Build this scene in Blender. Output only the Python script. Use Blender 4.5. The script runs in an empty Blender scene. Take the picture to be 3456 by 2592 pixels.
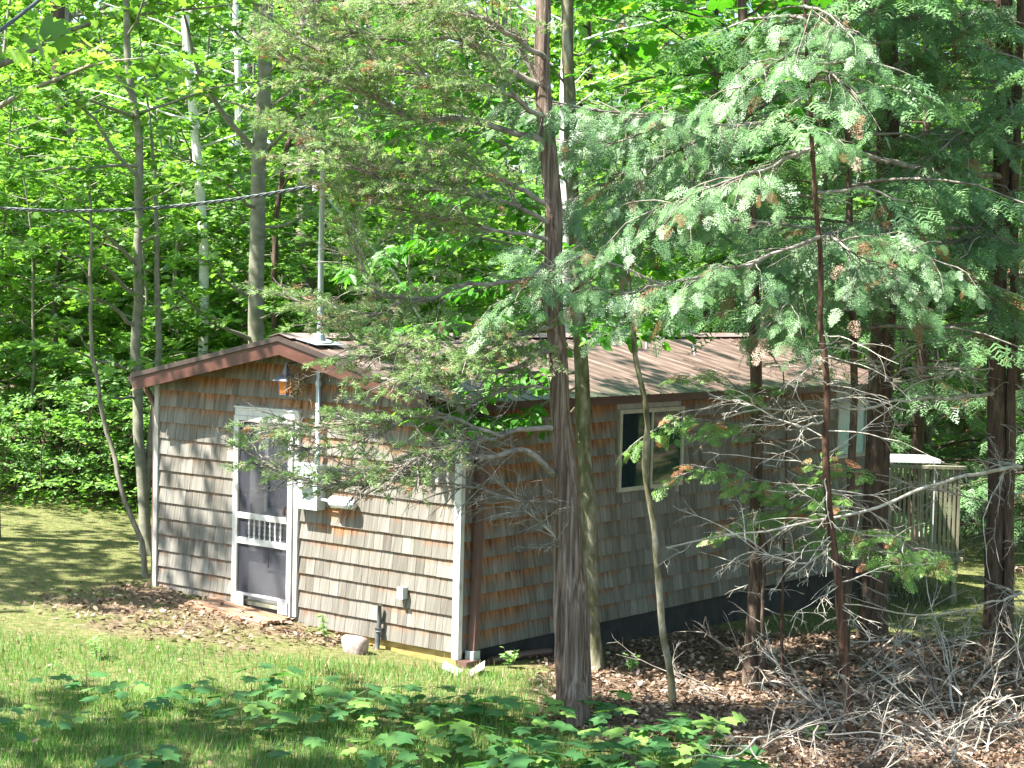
import bpy, math, random
import numpy as np
from math import radians, pi

# ------------------------------------------------------------------ camera, world, sun, exposure
S = bpy.context.scene
C = bpy.data.collections.new("place"); S.collection.children.link(C)
F_PX = 5946.0
CAM = np.array([10.785, -12.812, 3.228])
FW = np.array([-0.62205867, 0.7814872, -0.04817426])
RT = np.array([0.78145907, 0.62350281, 0.02379021])
UP = np.array([-0.04862853, 0.02284731, 0.99855559])
cam = bpy.data.objects.new("camera", bpy.data.cameras.new("camera"))
S.collection.objects.link(cam); S.camera = cam
cam.data.sensor_width = 36.0; cam.data.lens = F_PX / 3456 * 36
cam.data.clip_start = 0.1; cam.data.clip_end = 500
from mathutils import Matrix, Vector
cam.matrix_world = Matrix([[RT[0], UP[0], -FW[0], CAM[0]], [RT[1], UP[1], -FW[1], CAM[1]], [RT[2], UP[2], -FW[2], CAM[2]], [0, 0, 0, 1]])

HAZE = 0
SHADE = [(-1.2, -10.8, 1.0, 3, 0.3), (2.6, -10.8, .9, 2, 2.0), (-9.0, -6.5, .9, 1, 1.2), (-7.9, .2, .95, 3, 4.0)]   # tall maples outside the frame that shade the yard
SUN = np.array([-0.30, -0.46, 0.85]); SUN /= np.linalg.norm(SUN)
W = bpy.data.worlds.new("World"); S.world = W; W.use_nodes = True
nt = W.node_tree; nt.nodes.clear()
sky = nt.nodes.new("ShaderNodeTexSky"); sky.sky_type = 'NISHITA'; sky.sun_disc = False
sky.sun_elevation = math.asin(SUN[2]); sky.sun_rotation = math.atan2(SUN[0], SUN[1])
bg = nt.nodes.new("ShaderNodeBackground"); bg.inputs[1].default_value = 0.10
out = nt.nodes.new("ShaderNodeOutputWorld")
nt.links.new(sky.outputs[0], bg.inputs[0]); nt.links.new(bg.outputs[0], out.inputs[0])
sun = bpy.data.objects.new("sun", bpy.data.lights.new("sun", 'SUN')); S.collection.objects.link(sun)
sun.data.energy = 5.0; sun.data.angle = radians(0.53); sun.data.color = (1.0, 0.97, 0.91)
sun.rotation_euler = Vector(SUN).to_track_quat('Z', 'Y').to_euler()
S.view_settings.view_transform = 'Standard'; S.view_settings.look = 'None'
S.view_settings.gamma = 1.0; S.view_settings.use_curve_mapping = False
S.view_settings.exposure = 2.2
S.cycles.max_bounces = 7; S.cycles.diffuse_bounces = 3; S.cycles.glossy_bounces = 2
S.cycles.transmission_bounces = 4; S.cycles.transparent_max_bounces = 8
S.cycles.use_denoising = True

# ------------------------------------------------------------------ helpers
def at(px, py, Z):
    """photo pixel (3456 x 2592) and forward distance in metres -> point in the place"""
    return CAM + Z * (FW + (px - 1728) / F_PX * RT - (py - 1296) / F_PX * UP)

def sstep(a, b, x):
    t = np.clip((x - a) / (b - a), 0, 1); return t * t * (3 - 2 * t)

def ground_h(x, y):
    x = np.asarray(x, float); y = np.asarray(y, float)
    h = -0.26 - 0.045 * np.clip(x, -14, 14) - 0.035 * np.clip(y, -14, 26)
    h = h - 0.13 * np.exp(-((x - 0.4) / 0.8) ** 2) * sstep(0.6, 2.2, y) * (1 - sstep(9, 11, y))
    h = h + 0.03 * np.sin(1.3 * x + 0.7 * y) * np.cos(0.9 * y - 0.4 * x) * sstep(0.3, 1.5, np.maximum(-y, x))
    Z = (x - CAM[0]) * FW[0] + (y - CAM[1]) * FW[1]
    h = h + 1.9 * sstep(11.0, 0.0, Z) + 2.5 * sstep(45, 90, Z)
    h = h - 0.065 * np.exp(-((x + .7) / 1.0) ** 2 - ((y - .1) / .7) ** 2)
    return h

def gpt(px, py):
    """point of the ground seen at a pixel"""
    d = FW + (px - 1728) / F_PX * RT - (py - 1296) / F_PX * UP
    lo, hi = 3.0, 80.0
    for _ in range(60):
        m = (lo + hi) / 2; P = CAM + m * d
        if P[2] > ground_h(P[0], P[1]): lo = m
        else: hi = m
    return CAM + lo * d

def proj(P):
    d = np.asarray(P) - CAM; z = d @ FW
    return 1728 + F_PX * (d @ RT) / z, 1296 - F_PX * (d @ UP) / z, z

class Geo:
    def __init__(s): s.v = []; s.t = []; s.q = []; s.rt = []; s.rq = []; s.n = 0; s.mt = []; s.mq = []
    def add(s, v, tris=None, quads=None, rnd=0.5, mat=0):
        v = np.asarray(v, float).reshape(-1, 3)
        if tris is not None and len(tris):
            t = np.asarray(tris, np.int64).reshape(-1, 3); s.t.append(t + s.n)
            s.rt.append(np.broadcast_to(np.asarray(rnd, float), (len(t),)).copy() if np.ndim(rnd) == 0 or len(rnd) == len(t) else np.zeros(len(t))); s.mt.append(np.full(len(t), mat))
        if quads is not None and len(quads):
            q = np.asarray(quads, np.int64).reshape(-1, 4); s.q.append(q + s.n)
            s.rq.append(np.broadcast_to(np.asarray(rnd, float), (len(q),)).copy() if np.ndim(rnd) == 0 or len(rnd) == len(q) else np.zeros(len(q))); s.mq.append(np.full(len(q), mat))
        s.v.append(v); s.n += len(v); return s
    def box(s, x0, x1, y0, y1, z0, z1, rnd=0.5, mat=0):
        v = [(x, y, z) for z in (z0, z1) for x, y in ((x0, y0), (x1, y0), (x1, y1), (x0, y1))]
        return s.add(v, quads=[(3, 2, 1, 0), (4, 5, 6, 7), (0, 1, 5, 4), (1, 2, 6, 5), (2, 3, 7, 6), (3, 0, 4, 7)], rnd=rnd, mat=mat)
    def hexa(s, v, rnd=0.5, mat=0):
        return s.add(v, quads=[(3, 2, 1, 0), (4, 5, 6, 7), (0, 1, 5, 4), (1, 2, 6, 5), (2, 3, 7, 6), (3, 0, 4, 7)], rnd=rnd, mat=mat)
    def tube(s, P, R, sides=6, rnd=0.5, cap=True, mat=0, flute=0):
        P = np.asarray(P, float); m = len(P); R = np.broadcast_to(np.asarray(R, float), (m,))
        T = np.gradient(P, axis=0); T /= np.linalg.norm(T, axis=1)[:, None] + 1e-9
        ref = np.array([0, 0, 1.0]) if abs(T[:, 2]).mean() < 0.8 else np.array([1.0, 0.2, 0])
        A = np.cross(T, ref); A /= np.linalg.norm(A, axis=1)[:, None] + 1e-9
        B = np.cross(T, A)
        a = np.arange(sides) * 2 * pi / sides
        rr = R[:, None] * np.ones(sides)[None]
        if flute: rr = rr * (1 + flute * np.sin(a * 5 + 1)[None] + flute * .6 * np.sin(a * 8 + np.arange(m)[:, None] * .35))
        v = P[:, None] + (np.cos(a)[None, :, None] * A[:, None] + np.sin(a)[None, :, None] * B[:, None]) * rr[:, :, None]
        i = np.arange(m - 1)[:, None] * sides; j = np.arange(sides)[None]; k = (j + 1) % sides
        q = np.stack([i + j, i + k, i + sides + k, i + sides + j], -1).reshape(-1, 4)
        v = v.reshape(-1, 3); tr = []
        if cap:
            v = np.vstack([v, P[0], P[-1]]); n = m * sides
            tr = [(n, (x + 1) % sides, x) for x in range(sides)] + [(n + 1, n - sides + x, n - sides + (x + 1) % sides) for x in range(sides)]
        return s.add(v, tris=tr, quads=q[:, ::-1], rnd=rnd, mat=mat)
    def scatter(s, tv, tf, pos, dirs, nrm, scale, rnd, quads=False, wscale=None):
        """copies of a template (verts tv, faces tf) at pos, x along dirs, z along nrm"""
        n = len(pos)
        if n == 0: return s
        D = dirs / (np.linalg.norm(dirs, axis=1)[:, None] + 1e-9)
        Y = np.cross(nrm, D); Y /= np.linalg.norm(Y, axis=1)[:, None] + 1e-9
        N = np.cross(D, Y)
        sc = np.broadcast_to(np.asarray(scale, float), (n,))[:, None, None]
        ws = 1.0 if wscale is None else np.asarray(wscale)[:, None, None]
        v = pos[:, None] + sc * (tv[None, :, 0, None] * D[:, None] + ws * tv[None, :, 1, None] * Y[:, None] + tv[None, :, 2, None] * N[:, None])
        f = (np.arange(n)[:, None, None] * len(tv) + tf[None]).reshape(-1, tf.shape[1])
        r = np.repeat(np.asarray(rnd, float), len(tf))
        if quads: s.add(v.reshape(-1, 3), quads=f, rnd=r)
        else: s.add(v.reshape(-1, 3), tris=f, rnd=r)
        return s
    def mesh(s, name, mats, smooth=False):
        me = bpy.data.meshes.new(name)
        v = np.vstack(s.v) if s.v else np.zeros((0, 3))
        t = np.vstack(s.t) if s.t else np.zeros((0, 3), int); q = np.vstack(s.q) if s.q else np.zeros((0, 4), int)
        me.vertices.add(len(v)); me.vertices.foreach_set("co", v.astype(np.float32).ravel())
        lv = np.concatenate([t.ravel(), q.ravel()]).astype(np.int32)
        me.loops.add(len(lv)); me.loops.foreach_set("vertex_index", lv)
        tot = np.concatenate([np.full(len(t), 3), np.full(len(q), 4)]).astype(np.int32)
        st = np.concatenate([[0], np.cumsum(tot)[:-1]]).astype(np.int32) if len(tot) else np.zeros(0, np.int32)
        me.polygons.add(len(tot)); me.polygons.foreach_set("loop_start", st); me.polygons.foreach_set("loop_total", tot)
        me.polygons.foreach_set("use_smooth", np.full(len(tot), bool(smooth)))
        a = me.attributes.new("rnd", 'FLOAT', 'FACE')
        r = np.concatenate((s.rt + s.rq) or [np.zeros(0)]).astype(np.float32)
        r = np.concatenate([np.concatenate(s.rt) if s.rt else np.zeros(0), np.concatenate(s.rq) if s.rq else np.zeros(0)]).astype(np.float32)
        a.data.foreach_set("value", r)
        mats = mats if isinstance(mats, (list, tuple)) else [mats]
        for m in mats: me.materials.append(m)
        if len(mats) > 1:
            mi = np.concatenate([np.concatenate(s.mt) if s.mt else np.zeros(0), np.concatenate(s.mq) if s.mq else np.zeros(0)]).astype(np.int32)
            me.polygons.foreach_set("material_index", mi)
        me.update(calc_edges=True); me.validate(clean_customdata=False)
        return me

def link(name, me, parent=None, kind=None):
    o = bpy.data.objects.new(name, me); C.objects.link(o)
    if parent is not None: o.parent = parent
    if kind: o["kind"] = kind
    return o
def tag(o, label, cat, group=None):
    o["label"] = label; o["category"] = cat
    if group: o["group"] = group
    return o
def thing(name, label, cat, loc=(0, 0, 0), group=None):
    o = bpy.data.objects.new(name, None); C.objects.link(o); o.location = Vector([float(a) for a in loc]); o.empty_display_size = .2
    return tag(o, label, cat, group)
def part(name, geo, mat, parent, smooth=False, kind=None, shift=True):
    """mesh in world coordinates -> child of parent; the origin stays at the parent's base"""
    root = parent
    off = np.zeros(3)
    while root is not None:
        off += np.array(root.location); root = root.parent
    if shift and geo.v:
        geo.v = [v - off for v in geo.v]
    return link(name, geo.mesh(name, mat, smooth), parent, kind)
def solid(name, geo, mat, label, cat, group=None, smooth=False):
    """a one-mesh thing, origin at its base"""
    v = np.vstack(geo.v); b = np.array([(v[:, 0].min() + v[:, 0].max()) / 2, (v[:, 1].min() + v[:, 1].max()) / 2, v[:, 2].min()])
    geo.v = [a - b for a in geo.v]
    o = link(name, geo.mesh(name, mat, smooth)); o.location = Vector(b.tolist()); return tag(o, label, cat, group)

# ------------------------------------------------------------------ materials
def newmat(name):
    m = bpy.data.materials.new(name); m.use_nodes = True; n = m.node_tree; n.nodes.clear()
    o = n.nodes.new("ShaderNodeOutputMaterial"); return m, n, o
def nd(n, typ, **kw):
    x = n.nodes.new(typ)
    for k, v in kw.items():
        if k[0] == 'i' and k[1:].isdigit(): x.inputs[int(k[1:])].default_value = v
        elif k.startswith('in_'): x.inputs[k[3:].replace('_', ' ')].default_value = v
        else: setattr(x, k, v)
    return x
def ramp(n, stops, interp='LINEAR'):
    r = n.nodes.new("ShaderNodeValToRGB"); r.color_ramp.interpolation = interp
    e = r.color_ramp.elements
    while len(e) > 1: e.remove(e[-1])
    e[0].position = stops[0][0]; e[0].color = (*stops[0][1], 1)
    for p, c in stops[1:]:
        a = e.new(p); a.color = (*c, 1)
    return r
def leaf_mat(name, stops, trans=(1.3, 1.4, .7), mixf=.45, rough=.45, spec=.35):
    m, n, o = newmat(name)
    at_ = nd(n, "ShaderNodeAttribute", attribute_name="rnd")
    r = ramp(n, stops); n.links.new(at_.outputs["Fac"], r.inputs[0])
    p = nd(n, "ShaderNodeBsdfPrincipled"); p.inputs["Roughness"].default_value = rough; p.inputs["Specular IOR Level"].default_value = spec
    n.links.new(r.outputs[0], p.inputs["Base Color"])
    mul = nd(n, "ShaderNodeMix", data_type='RGBA', blend_type='MULTIPLY'); mul.inputs[0].default_value = 1
    n.links.new(r.outputs[0], mul.inputs[6]); mul.inputs[7].default_value = (*trans, 1)
    tr = nd(n, "ShaderNodeBsdfTranslucent"); n.links.new(mul.outputs[2], tr.inputs[0])
    mx = nd(n, "ShaderNodeMixShader"); mx.inputs[0].default_value = mixf
    n.links.new(p.outputs[0], mx.inputs[1]); n.links.new(tr.outputs[0], mx.inputs[2]); n.links.new(mx.outputs[0], o.inputs[0])
    return m
def noisy(name, stops, scale=(4, 4, 4), detail=6, rough=.8, bump=.3, bscale=None, spec=.3, metallic=0, coord="Object", dist=0.02, rndmix=None):
    m, n, o = newmat(name)
    tc = nd(n, "ShaderNodeTexCoord"); mp = nd(n, "ShaderNodeMapping"); mp.inputs["Scale"].default_value = scale
    n.links.new(tc.outputs[coord], mp.inputs[0])
    no = nd(n, "ShaderNodeTexNoise"); no.inputs["Scale"].default_value = 1; no.inputs["Detail"].default_value = detail; no.inputs["Roughness"].default_value = .62
    n.links.new(mp.outputs[0], no.inputs[0])
    r = ramp(n, stops); n.links.new(no.outputs[0], r.inputs[0])
    p = nd(n, "ShaderNodeBsdfPrincipled"); p.inputs["Roughness"].default_value = rough; p.inputs["Specular IOR Level"].default_value = spec; p.inputs["Metallic"].default_value = metallic
    n.links.new(r.outputs[0], p.inputs["Base Color"])
    if bump:
        b = nd(n, "ShaderNodeBump"); b.inputs["Strength"].default_value = bump; b.inputs["Distance"].default_value = dist
        n.links.new(no.outputs[0], b.inputs["Height"]); n.links.new(b.outputs[0], p.inputs["Normal"])
    n.links.new(p.outputs[0], o.inputs[0]); return m

M = {}
M['maple'] = leaf_mat("maple_leaf", [(0, (.07, .15, .03)), (.45, (.12, .25, .05)), (.8, (.19, .34, .08)), (1, (.30, .45, .13))], trans=(1.7, 1.8, .7), mixf=.5)
M['maple_pale'] = leaf_mat("pale_leaf", [(0, (.10, .20, .07)), (.5, (.18, .32, .11)), (1, (.32, .47, .20))], trans=(1.6, 1.8, .8), mixf=.45)
M['broad'] = leaf_mat("broad_leaf", [(0, (.04, .13, .015)), (.6, (.08, .23, .03)), (1, (.20, .38, .05))], trans=(1.6, 2.0, .6), mixf=.5)
M['seedling'] = leaf_mat("seedling_leaf", [(0, (.04, .12, .04)), (.6, (.08, .20, .06)), (1, (.20, .34, .08))], trans=(1.3, 1.7, .7), mixf=.35)
M['hemlock'] = leaf_mat("hemlock_needle", [(0, (.065, .14, .05)), (.5, (.13, .25, .09)), (.93, (.27, .42, .20)), (.97, (.20, .12, .05)), (1, (.22, .11, .05))], trans=(1.2, 1.4, .9), mixf=.3, rough=.42, spec=.5)
M['cedar'] = leaf_mat("cedar_scale", [(0, (.13, .22, .08)), (.35, (.23, .34, .13)), (.6, (.33, .42, .20)), (.74, (.38, .34, .23)), (.94, (.44, .38, .28)), (1, (.42, .19, .09))], trans=(1.1, 1.2, .8), mixf=.38)
M['arbor'] = leaf_mat("arborvitae_scale", [(0, (.09, .19, .04)), (.6, (.18, .33, .07)), (.88, (.28, .42, .12)), (.93, (.34, .15, .06)), (1, (.38, .17, .08))], trans=(1.2, 1.4, .8), mixf=.3)
M['grass'] = leaf_mat("grass_blade", [(0, (.06, .15, .03)), (.5, (.12, .25, .05)), (.78, (.20, .31, .08)), (.86, (.28, .24, .12)), (1, (.42, .35, .20))], trans=(1.3, 1.5, .7), mixf=.35, rough=.6)
M['lawn'] = leaf_mat("lawn_blade", [(0, (.07, .12, .03)), (.45, (.13, .20, .05)), (.78, (.20, .24, .07)), (.84, (.26, .21, .11)), (1, (.38, .30, .18))], trans=(1.2, 1.3, .7), mixf=.3, rough=.6)
M['litter'] = leaf_mat("dry_leaf", [(0, (.06, .038, .026)), (.4, (.15, .095, .062)), (.75, (.30, .20, .135)), (.95, (.45, .32, .23)), (1, (.62, .50, .40))], trans=(1, .8, .6), mixf=.15, rough=.7)
M['bark_shag'] = noisy("shaggy_bark", [(.30, (.045, .032, .024)), (.5, (.17, .12, .09)), (.68, (.36, .29, .24))], (38, 38, 1.6), 8, .95, 1.0, dist=.03, spec=.1)
M['bark_grey'] = noisy("grey_bark", [(.3, (.10, .09, .065)), (.55, (.22, .20, .15)), (.75, (.36, .34, .27))], (22, 22, 4), 7, .9, .5, spec=.15)
M['bark_smooth'] = noisy("smooth_bark", [(.3, (.13, .13, .09)), (.6, (.24, .23, .17)), (.8, (.32, .32, .26))], (6, 6, 9), 6, .85, .25, spec=.15)
M['bark_mossy'] = noisy("mossy_smooth_bark", [(.3, (.055, .05, .025)), (.48, (.13, .12, .065)), (.62, (.26, .235, .17)), (.78, (.38, .35, .29))], (11, 11, 3.5), 7, .9, .35, spec=.1)
M['bark_dark'] = noisy("dark_bark", [(.3, (.035, .025, .02)), (.55, (.10, .07, .05)), (.8, (.20, .15, .11))], (26, 26, 4), 7, .95, .7, spec=.1)
M['bark_red'] = noisy("reddish_bark", [(.3, (.03, .019, .014)), (.5, (.08, .045, .03)), (.8, (.19, .125, .09))], (30, 30, 3), 7, .95, .8, spec=.1)
M['birch'] = noisy("birch_bark", [(.25, (.04, .035, .03)), (.38, (.62, .59, .53)), (.7, (.78, .76, .70))], (3, 3, 16), 5, .7, .2, spec=.2)
M['twig'] = noisy("twig_bark", [(.3, (.10, .08, .065)), (.55, (.27, .24, .20)), (.8, (.46, .43, .37))], (9, 9, 9), 5, .9, .2, spec=.15)
M['deadwood'] = noisy("dead_branch", [(.3, (.16, .135, .10)), (.5, (.36, .33, .27)), (.75, (.58, .55, .49))], (7, 7, 7), 6, .85, .2, spec=.2)
M['red_trim'] = noisy("red_brown_paint", [(.3, (.055, .02, .013)), (.6, (.09, .034, .022)), (.8, (.13, .058, .042))], (3, 3, 9), 6, .5, .1, spec=.4)
M['drip'] = noisy("dark_metal_trim", [(.3, (.035, .022, .018)), (.7, (.07, .045, .038))], (8, 8, 8), 4, .45, .05, spec=.5)
M['gutter'] = noisy("brown_gutter_paint", [(.3, (.09, .048, .038)), (.7, (.14, .078, .063))], (5, 5, 5), 5, .4, .05, spec=.5)
M['white_paint'] = noisy("weathered_white_paint", [(.28, (.26, .24, .20)), (.42, (.48, .465, .43)), (.7, (.58, .57, .54))], (14, 14, 5), 7, .6, .12, spec=.3)
M['grey_trim'] = noisy("grey_corner_board", [(.3, (.30, .27, .23)), (.6, (.44, .42, .38)), (.8, (.52, .50, .46))], (18, 18, 2.5), 7, .8, .2, spec=.2)
M['galv'] = noisy("galvanised_steel", [(.3, (.30, .35, .37)), (.7, (.45, .50, .52))], (9, 9, 3), 5, .42, .05, spec=.5, metallic=.35)
M['meter'] = noisy("painted_meter_box", [(.3, (.36, .39, .38)), (.7, (.46, .49, .48))], (7, 7, 7), 4, .45, .04, spec=.4)
M['whiteplastic'] = noisy("white_plastic", [(.3, (.68, .70, .70)), (.7, (.78, .79, .80))], (7, 7, 7), 4, .35, .03, spec=.5)
M['black_pipe'] = noisy("black_pipe", [(.3, (.05, .055, .055)), (.7, (.12, .13, .13))], (12, 12, 12), 4, .5, .1)
M['foundation'] = noisy("dark_foundation", [(.3, (.022, .021, .021)), (.7, (.05, .047, .045))], (5, 5, 5), 6, .85, .2)
M['yellow_base'] = noisy("ochre_foundation", [(.25, (.16, .11, .05)), (.5, (.38, .25, .08)), (.75, (.48, .35, .15))], (6, 6, 14), 6, .8, .3)
M['window_frame'] = noisy("cream_window_frame", [(.3, (.34, .30, .22)), (.7, (.50, .46, .36))], (9, 9, 9), 5, .6, .08)
M['inner_door'] = noisy("grey_door_paint", [(.3, (.34, .33, .32)), (.7, (.44, .43, .42))], (4, 4, 4), 4, .5, .03)
M['rock'] = noisy("pink_granite", [(.3, (.22, .15, .13)), (.5, (.36, .27, .24)), (.7, (.50, .40, .36))], (14, 14, 14), 8, .9, .4)
M['cable'] = noisy("black_cable", [(.3, (.03, .04, .04)), (.7, (.07, .085, .085))], (30, 30, 30), 3, .45, 0, spec=.5)
M['steel_cable'] = noisy("bare_steel_cable", [(.3, (.35, .36, .36)), (.7, (.5, .51, .52))], (30, 30, 30), 3, .4, 0, metallic=.5)
M['nest'] = leaf_mat("nest_straw", [(0, (.16, .12, .07)), (1, (.40, .33, .22))], trans=(1, .9, .7), mixf=.1)
M['lantern'] = noisy("lantern_metal", [(.3, (.10, .11, .14)), (.7, (.19, .20, .24))], (7, 7, 7), 3, .5, .05, spec=.5)
M['deckwood'] = noisy("pale_deck_wood", [(.3, (.16, .15, .10)), (.6, (.30, .28, .19)), (.8, (.42, .39, .28))], (9, 9, 3), 5, .8, .2)
M['lattice'] = noisy("grey_lattice_wood", [(.3, (.09, .09, .08)), (.7, (.20, .20, .18))], (9, 9, 9), 5, .8, .1)

def glassy(name, col, rough=.08, spec=.8):
    m, n, o = newmat(name); p = nd(n, "ShaderNodeBsdfPrincipled"); p.inputs["Base Color"].default_value = (*col, 1)
    p.inputs["Roughness"].default_value = rough; p.inputs["Specular IOR Level"].default_value = spec; n.links.new(p.outputs[0], o.inputs[0]); return m
M['glass'] = glassy("dark_window_glass", (.012, .028, .03), .04, 1.0)
M['glass_blue'] = glassy("pale_blue_glass", (.20, .36, .40), .15, .8)  # pane with a flat pale blue base colour
M['amber'] = glassy("amber_glass", (.55, .17, .04), .2, .5)
# insect screen
m, n, o = newmat("insect_screen"); d = nd(n, "ShaderNodeBsdfDiffuse"); d.inputs[0].default_value = (.07, .07, .085, 1)
t = nd(n, "ShaderNodeBsdfTransparent"); mx = nd(n, "ShaderNodeMixShader"); mx.inputs[0].default_value = .42
n.links.new(t.outputs[0], mx.inputs[1]); n.links.new(d.outputs[0], mx.inputs[2]); n.links.new(mx.outputs[0], o.inputs[0]); M['screen'] = m

E_ = 0.178   # shingle exposure
# weathered cedar shingles: grey wood, grain, rust-coloured wood left where the course above protects it
def shingle_mat(name, warm):
    m, n, o = newmat(name)
    g = nd(n, "ShaderNodeNewGeometry"); a = nd(n, "ShaderNodeAttribute", attribute_name="rnd")
    sep = nd(n, "ShaderNodeSeparateXYZ"); n.links.new(g.outputs["Position"], sep.inputs[0])
    hor = nd(n, "ShaderNodeMath", operation='SUBTRACT'); n.links.new(sep.outputs[1], hor.inputs[0]); n.links.new(sep.outputs[0], hor.inputs[1])
    cmb = nd(n, "ShaderNodeCombineXYZ"); n.links.new(hor.outputs[0], cmb.inputs[0]); n.links.new(a.outputs["Fac"], cmb.inputs[1]); n.links.new(sep.outputs[2], cmb.inputs[2])
    def noise(sc, det, off=0):
        mp = nd(n, "ShaderNodeMapping"); mp.inputs["Scale"].default_value = sc; mp.inputs["Location"].default_value = (off, off, off)
        n.links.new(cmb.outputs[0], mp.inputs[0]); x = nd(n, "ShaderNodeTexNoise"); x.inputs["Scale"].default_value = 1; x.inputs["Detail"].default_value = det
        n.links.new(mp.outputs[0], x.inputs[0]); return x
    grain = noise((150, 37, 3), 5); streak = noise((24, 9, 1.6), 5, 3); patch = noise((1.1, .2, .9), 4, 7); teeth = noise((42, 5, .8), 4, 11)
    # phase in the course: 0 at the butt, 1 just under the butt above
    ph = nd(n, "ShaderNodeMath", operation='DIVIDE'); n.links.new(sep.outputs[2], ph.inputs[0]); ph.inputs[1].default_value = E_
    fr = nd(n, "ShaderNodeMath", operation='FRACT'); n.links.new(ph.outputs[0], fr.inputs[0])
    base = ramp(n, [(0, (.10, .088, .07)), (.35, (.165, .15, .125)), (.7, (.23, .215, .185)), (1, (.32, .305, .27))])
    s1 = nd(n, "ShaderNodeMath", operation='MULTIPLY_ADD'); n.links.new(a.outputs["Fac"], s1.inputs[0]); s1.inputs[1].default_value = .55
    s2 = nd(n, "ShaderNodeMath", operation='MULTIPLY_ADD'); n.links.new(streak.outputs[0], s2.inputs[0]); s2.inputs[1].default_value = 1.0; s2.inputs[2].default_value = -.3
    n.links.new(s2.outputs[0], s1.inputs[2]); n.links.new(s1.outputs[0], base.inputs[0])
    gr = nd(n, "ShaderNodeMix", data_type='RGBA', blend_type='MULTIPLY'); gr.inputs[0].default_value = .85
    gramp = ramp(n, [(.3, (.62, .6, .57)), (.55, (1, 1, 1)), (.8, (1.12, 1.12, 1.1))]); n.links.new(grain.outputs[0], gramp.inputs[0])
    n.links.new(base.outputs[0], gr.inputs[6]); n.links.new(gramp.outputs[0], gr.inputs[7])
    # rust mask
    r1 = nd(n, "ShaderNodeMath", operation='MULTIPLY_ADD'); n.links.new(teeth.outputs[0], r1.inputs[0]); r1.inputs[1].default_value = .8
    n.links.new(fr.outputs[0], r1.inputs[2])
    r2 = nd(n, "ShaderNodeMath", operation='MULTIPLY_ADD'); n.links.new(patch.outputs[0], r2.inputs[0]); r2.inputs[1].default_value = 1.7; n.links.new(r1.outputs[0], r2.inputs[2])
    def mrange(src, a, b, c, d, base):
        m_ = nd(n, "ShaderNodeMapRange"); m_.inputs[1].default_value = a; m_.inputs[2].default_value = b; m_.inputs[3].default_value = c; m_.inputs[4].default_value = d
        n.links.new(src, m_.inputs[0]); x = nd(n, "ShaderNodeMath", operation='ADD'); n.links.new(m_.outputs[0], x.inputs[0]); n.links.new(base, x.inputs[1]); return x.outputs[0]
    acc = mrange(sep.outputs[2], 1.55, 2.35, 0, .42, r2.outputs[0])          # wood under the roof keeps its colour
    if warm: acc = mrange(sep.outputs[1], .8, 2.6, .22, -.16, acc)
    else:                                                                     # run-off stain below the meter
        w1 = nd(n, "ShaderNodeMath", operation='ADD'); n.links.new(sep.outputs[0], w1.inputs[0]); w1.inputs[1].default_value = 1.62
        w2 = nd(n, "ShaderNodeMath", operation='ABSOLUTE'); n.links.new(w1.outputs[0], w2.inputs[0])
        wa = nd(n, "ShaderNodeMapRange"); wa.inputs[1].default_value = .05; wa.inputs[2].default_value = .38; wa.inputs[3].default_value = .62; wa.inputs[4].default_value = 0; n.links.new(w2.outputs[0], wa.inputs[0])
        wb_ = nd(n, "ShaderNodeMapRange"); wb_.inputs[1].default_value = .25; wb_.inputs[2].default_value = .95; n.links.new(sep.outputs[2], wb_.inputs[0])
        wc = nd(n, "ShaderNodeMapRange"); wc.inputs[1].default_value = 1.2; wc.inputs[2].default_value = 1.05; n.links.new(sep.outputs[2], wc.inputs[0])
        m1 = nd(n, "ShaderNodeMath", operation='MULTIPLY'); n.links.new(wa.outputs[0], m1.inputs[0]); n.links.new(wb_.outputs[0], m1.inputs[1])
        m2 = nd(n, "ShaderNodeMath", operation='MULTIPLY_ADD'); n.links.new(m1.outputs[0], m2.inputs[0]); n.links.new(wc.outputs[0], m2.inputs[1]); n.links.new(acc, m2.inputs[2]); acc = m2.outputs[0]
    mask = nd(n, "ShaderNodeMapRange"); mask.inputs[1].default_value = 1.90 - warm; mask.inputs[2].default_value = 2.50 - warm; n.links.new(acc, mask.inputs[0])
    # more staining high on the gable under the roof
    rust = ramp(n, [(.3, (.09, .045, .025)), (.5, (.25, .11, .045)), (.7, (.34, .20, .11))]); n.links.new(streak.outputs[0], rust.inputs[0])
    mixr = nd(n, "ShaderNodeMix", data_type='RGBA'); n.links.new(mask.outputs[0], mixr.inputs[0]); n.links.new(gr.outputs[2], mixr.inputs[6]); n.links.new(rust.outputs[0], mixr.inputs[7])
    p = nd(n, "ShaderNodeBsdfPrincipled"); p.inputs["Roughness"].default_value = .85; p.inputs["Specular IOR Level"].default_value = .15
    n.links.new(mixr.outputs[2], p.inputs["Base Color"])
    b = nd(n, "ShaderNodeBump"); b.inputs["Strength"].default_value = .5; b.inputs["Distance"].default_value = .004
    n.links.new(grain.outputs[0], b.inputs["Height"]); n.links.new(b.outputs[0], p.inputs["Normal"]); n.links.new(p.outputs[0], o.inputs[0]); return m
M['shingle'] = shingle_mat("grey_cedar_shingle", 0.0)
M['shingle_side'] = shingle_mat("stained_cedar_shingle", 0.14)

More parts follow.
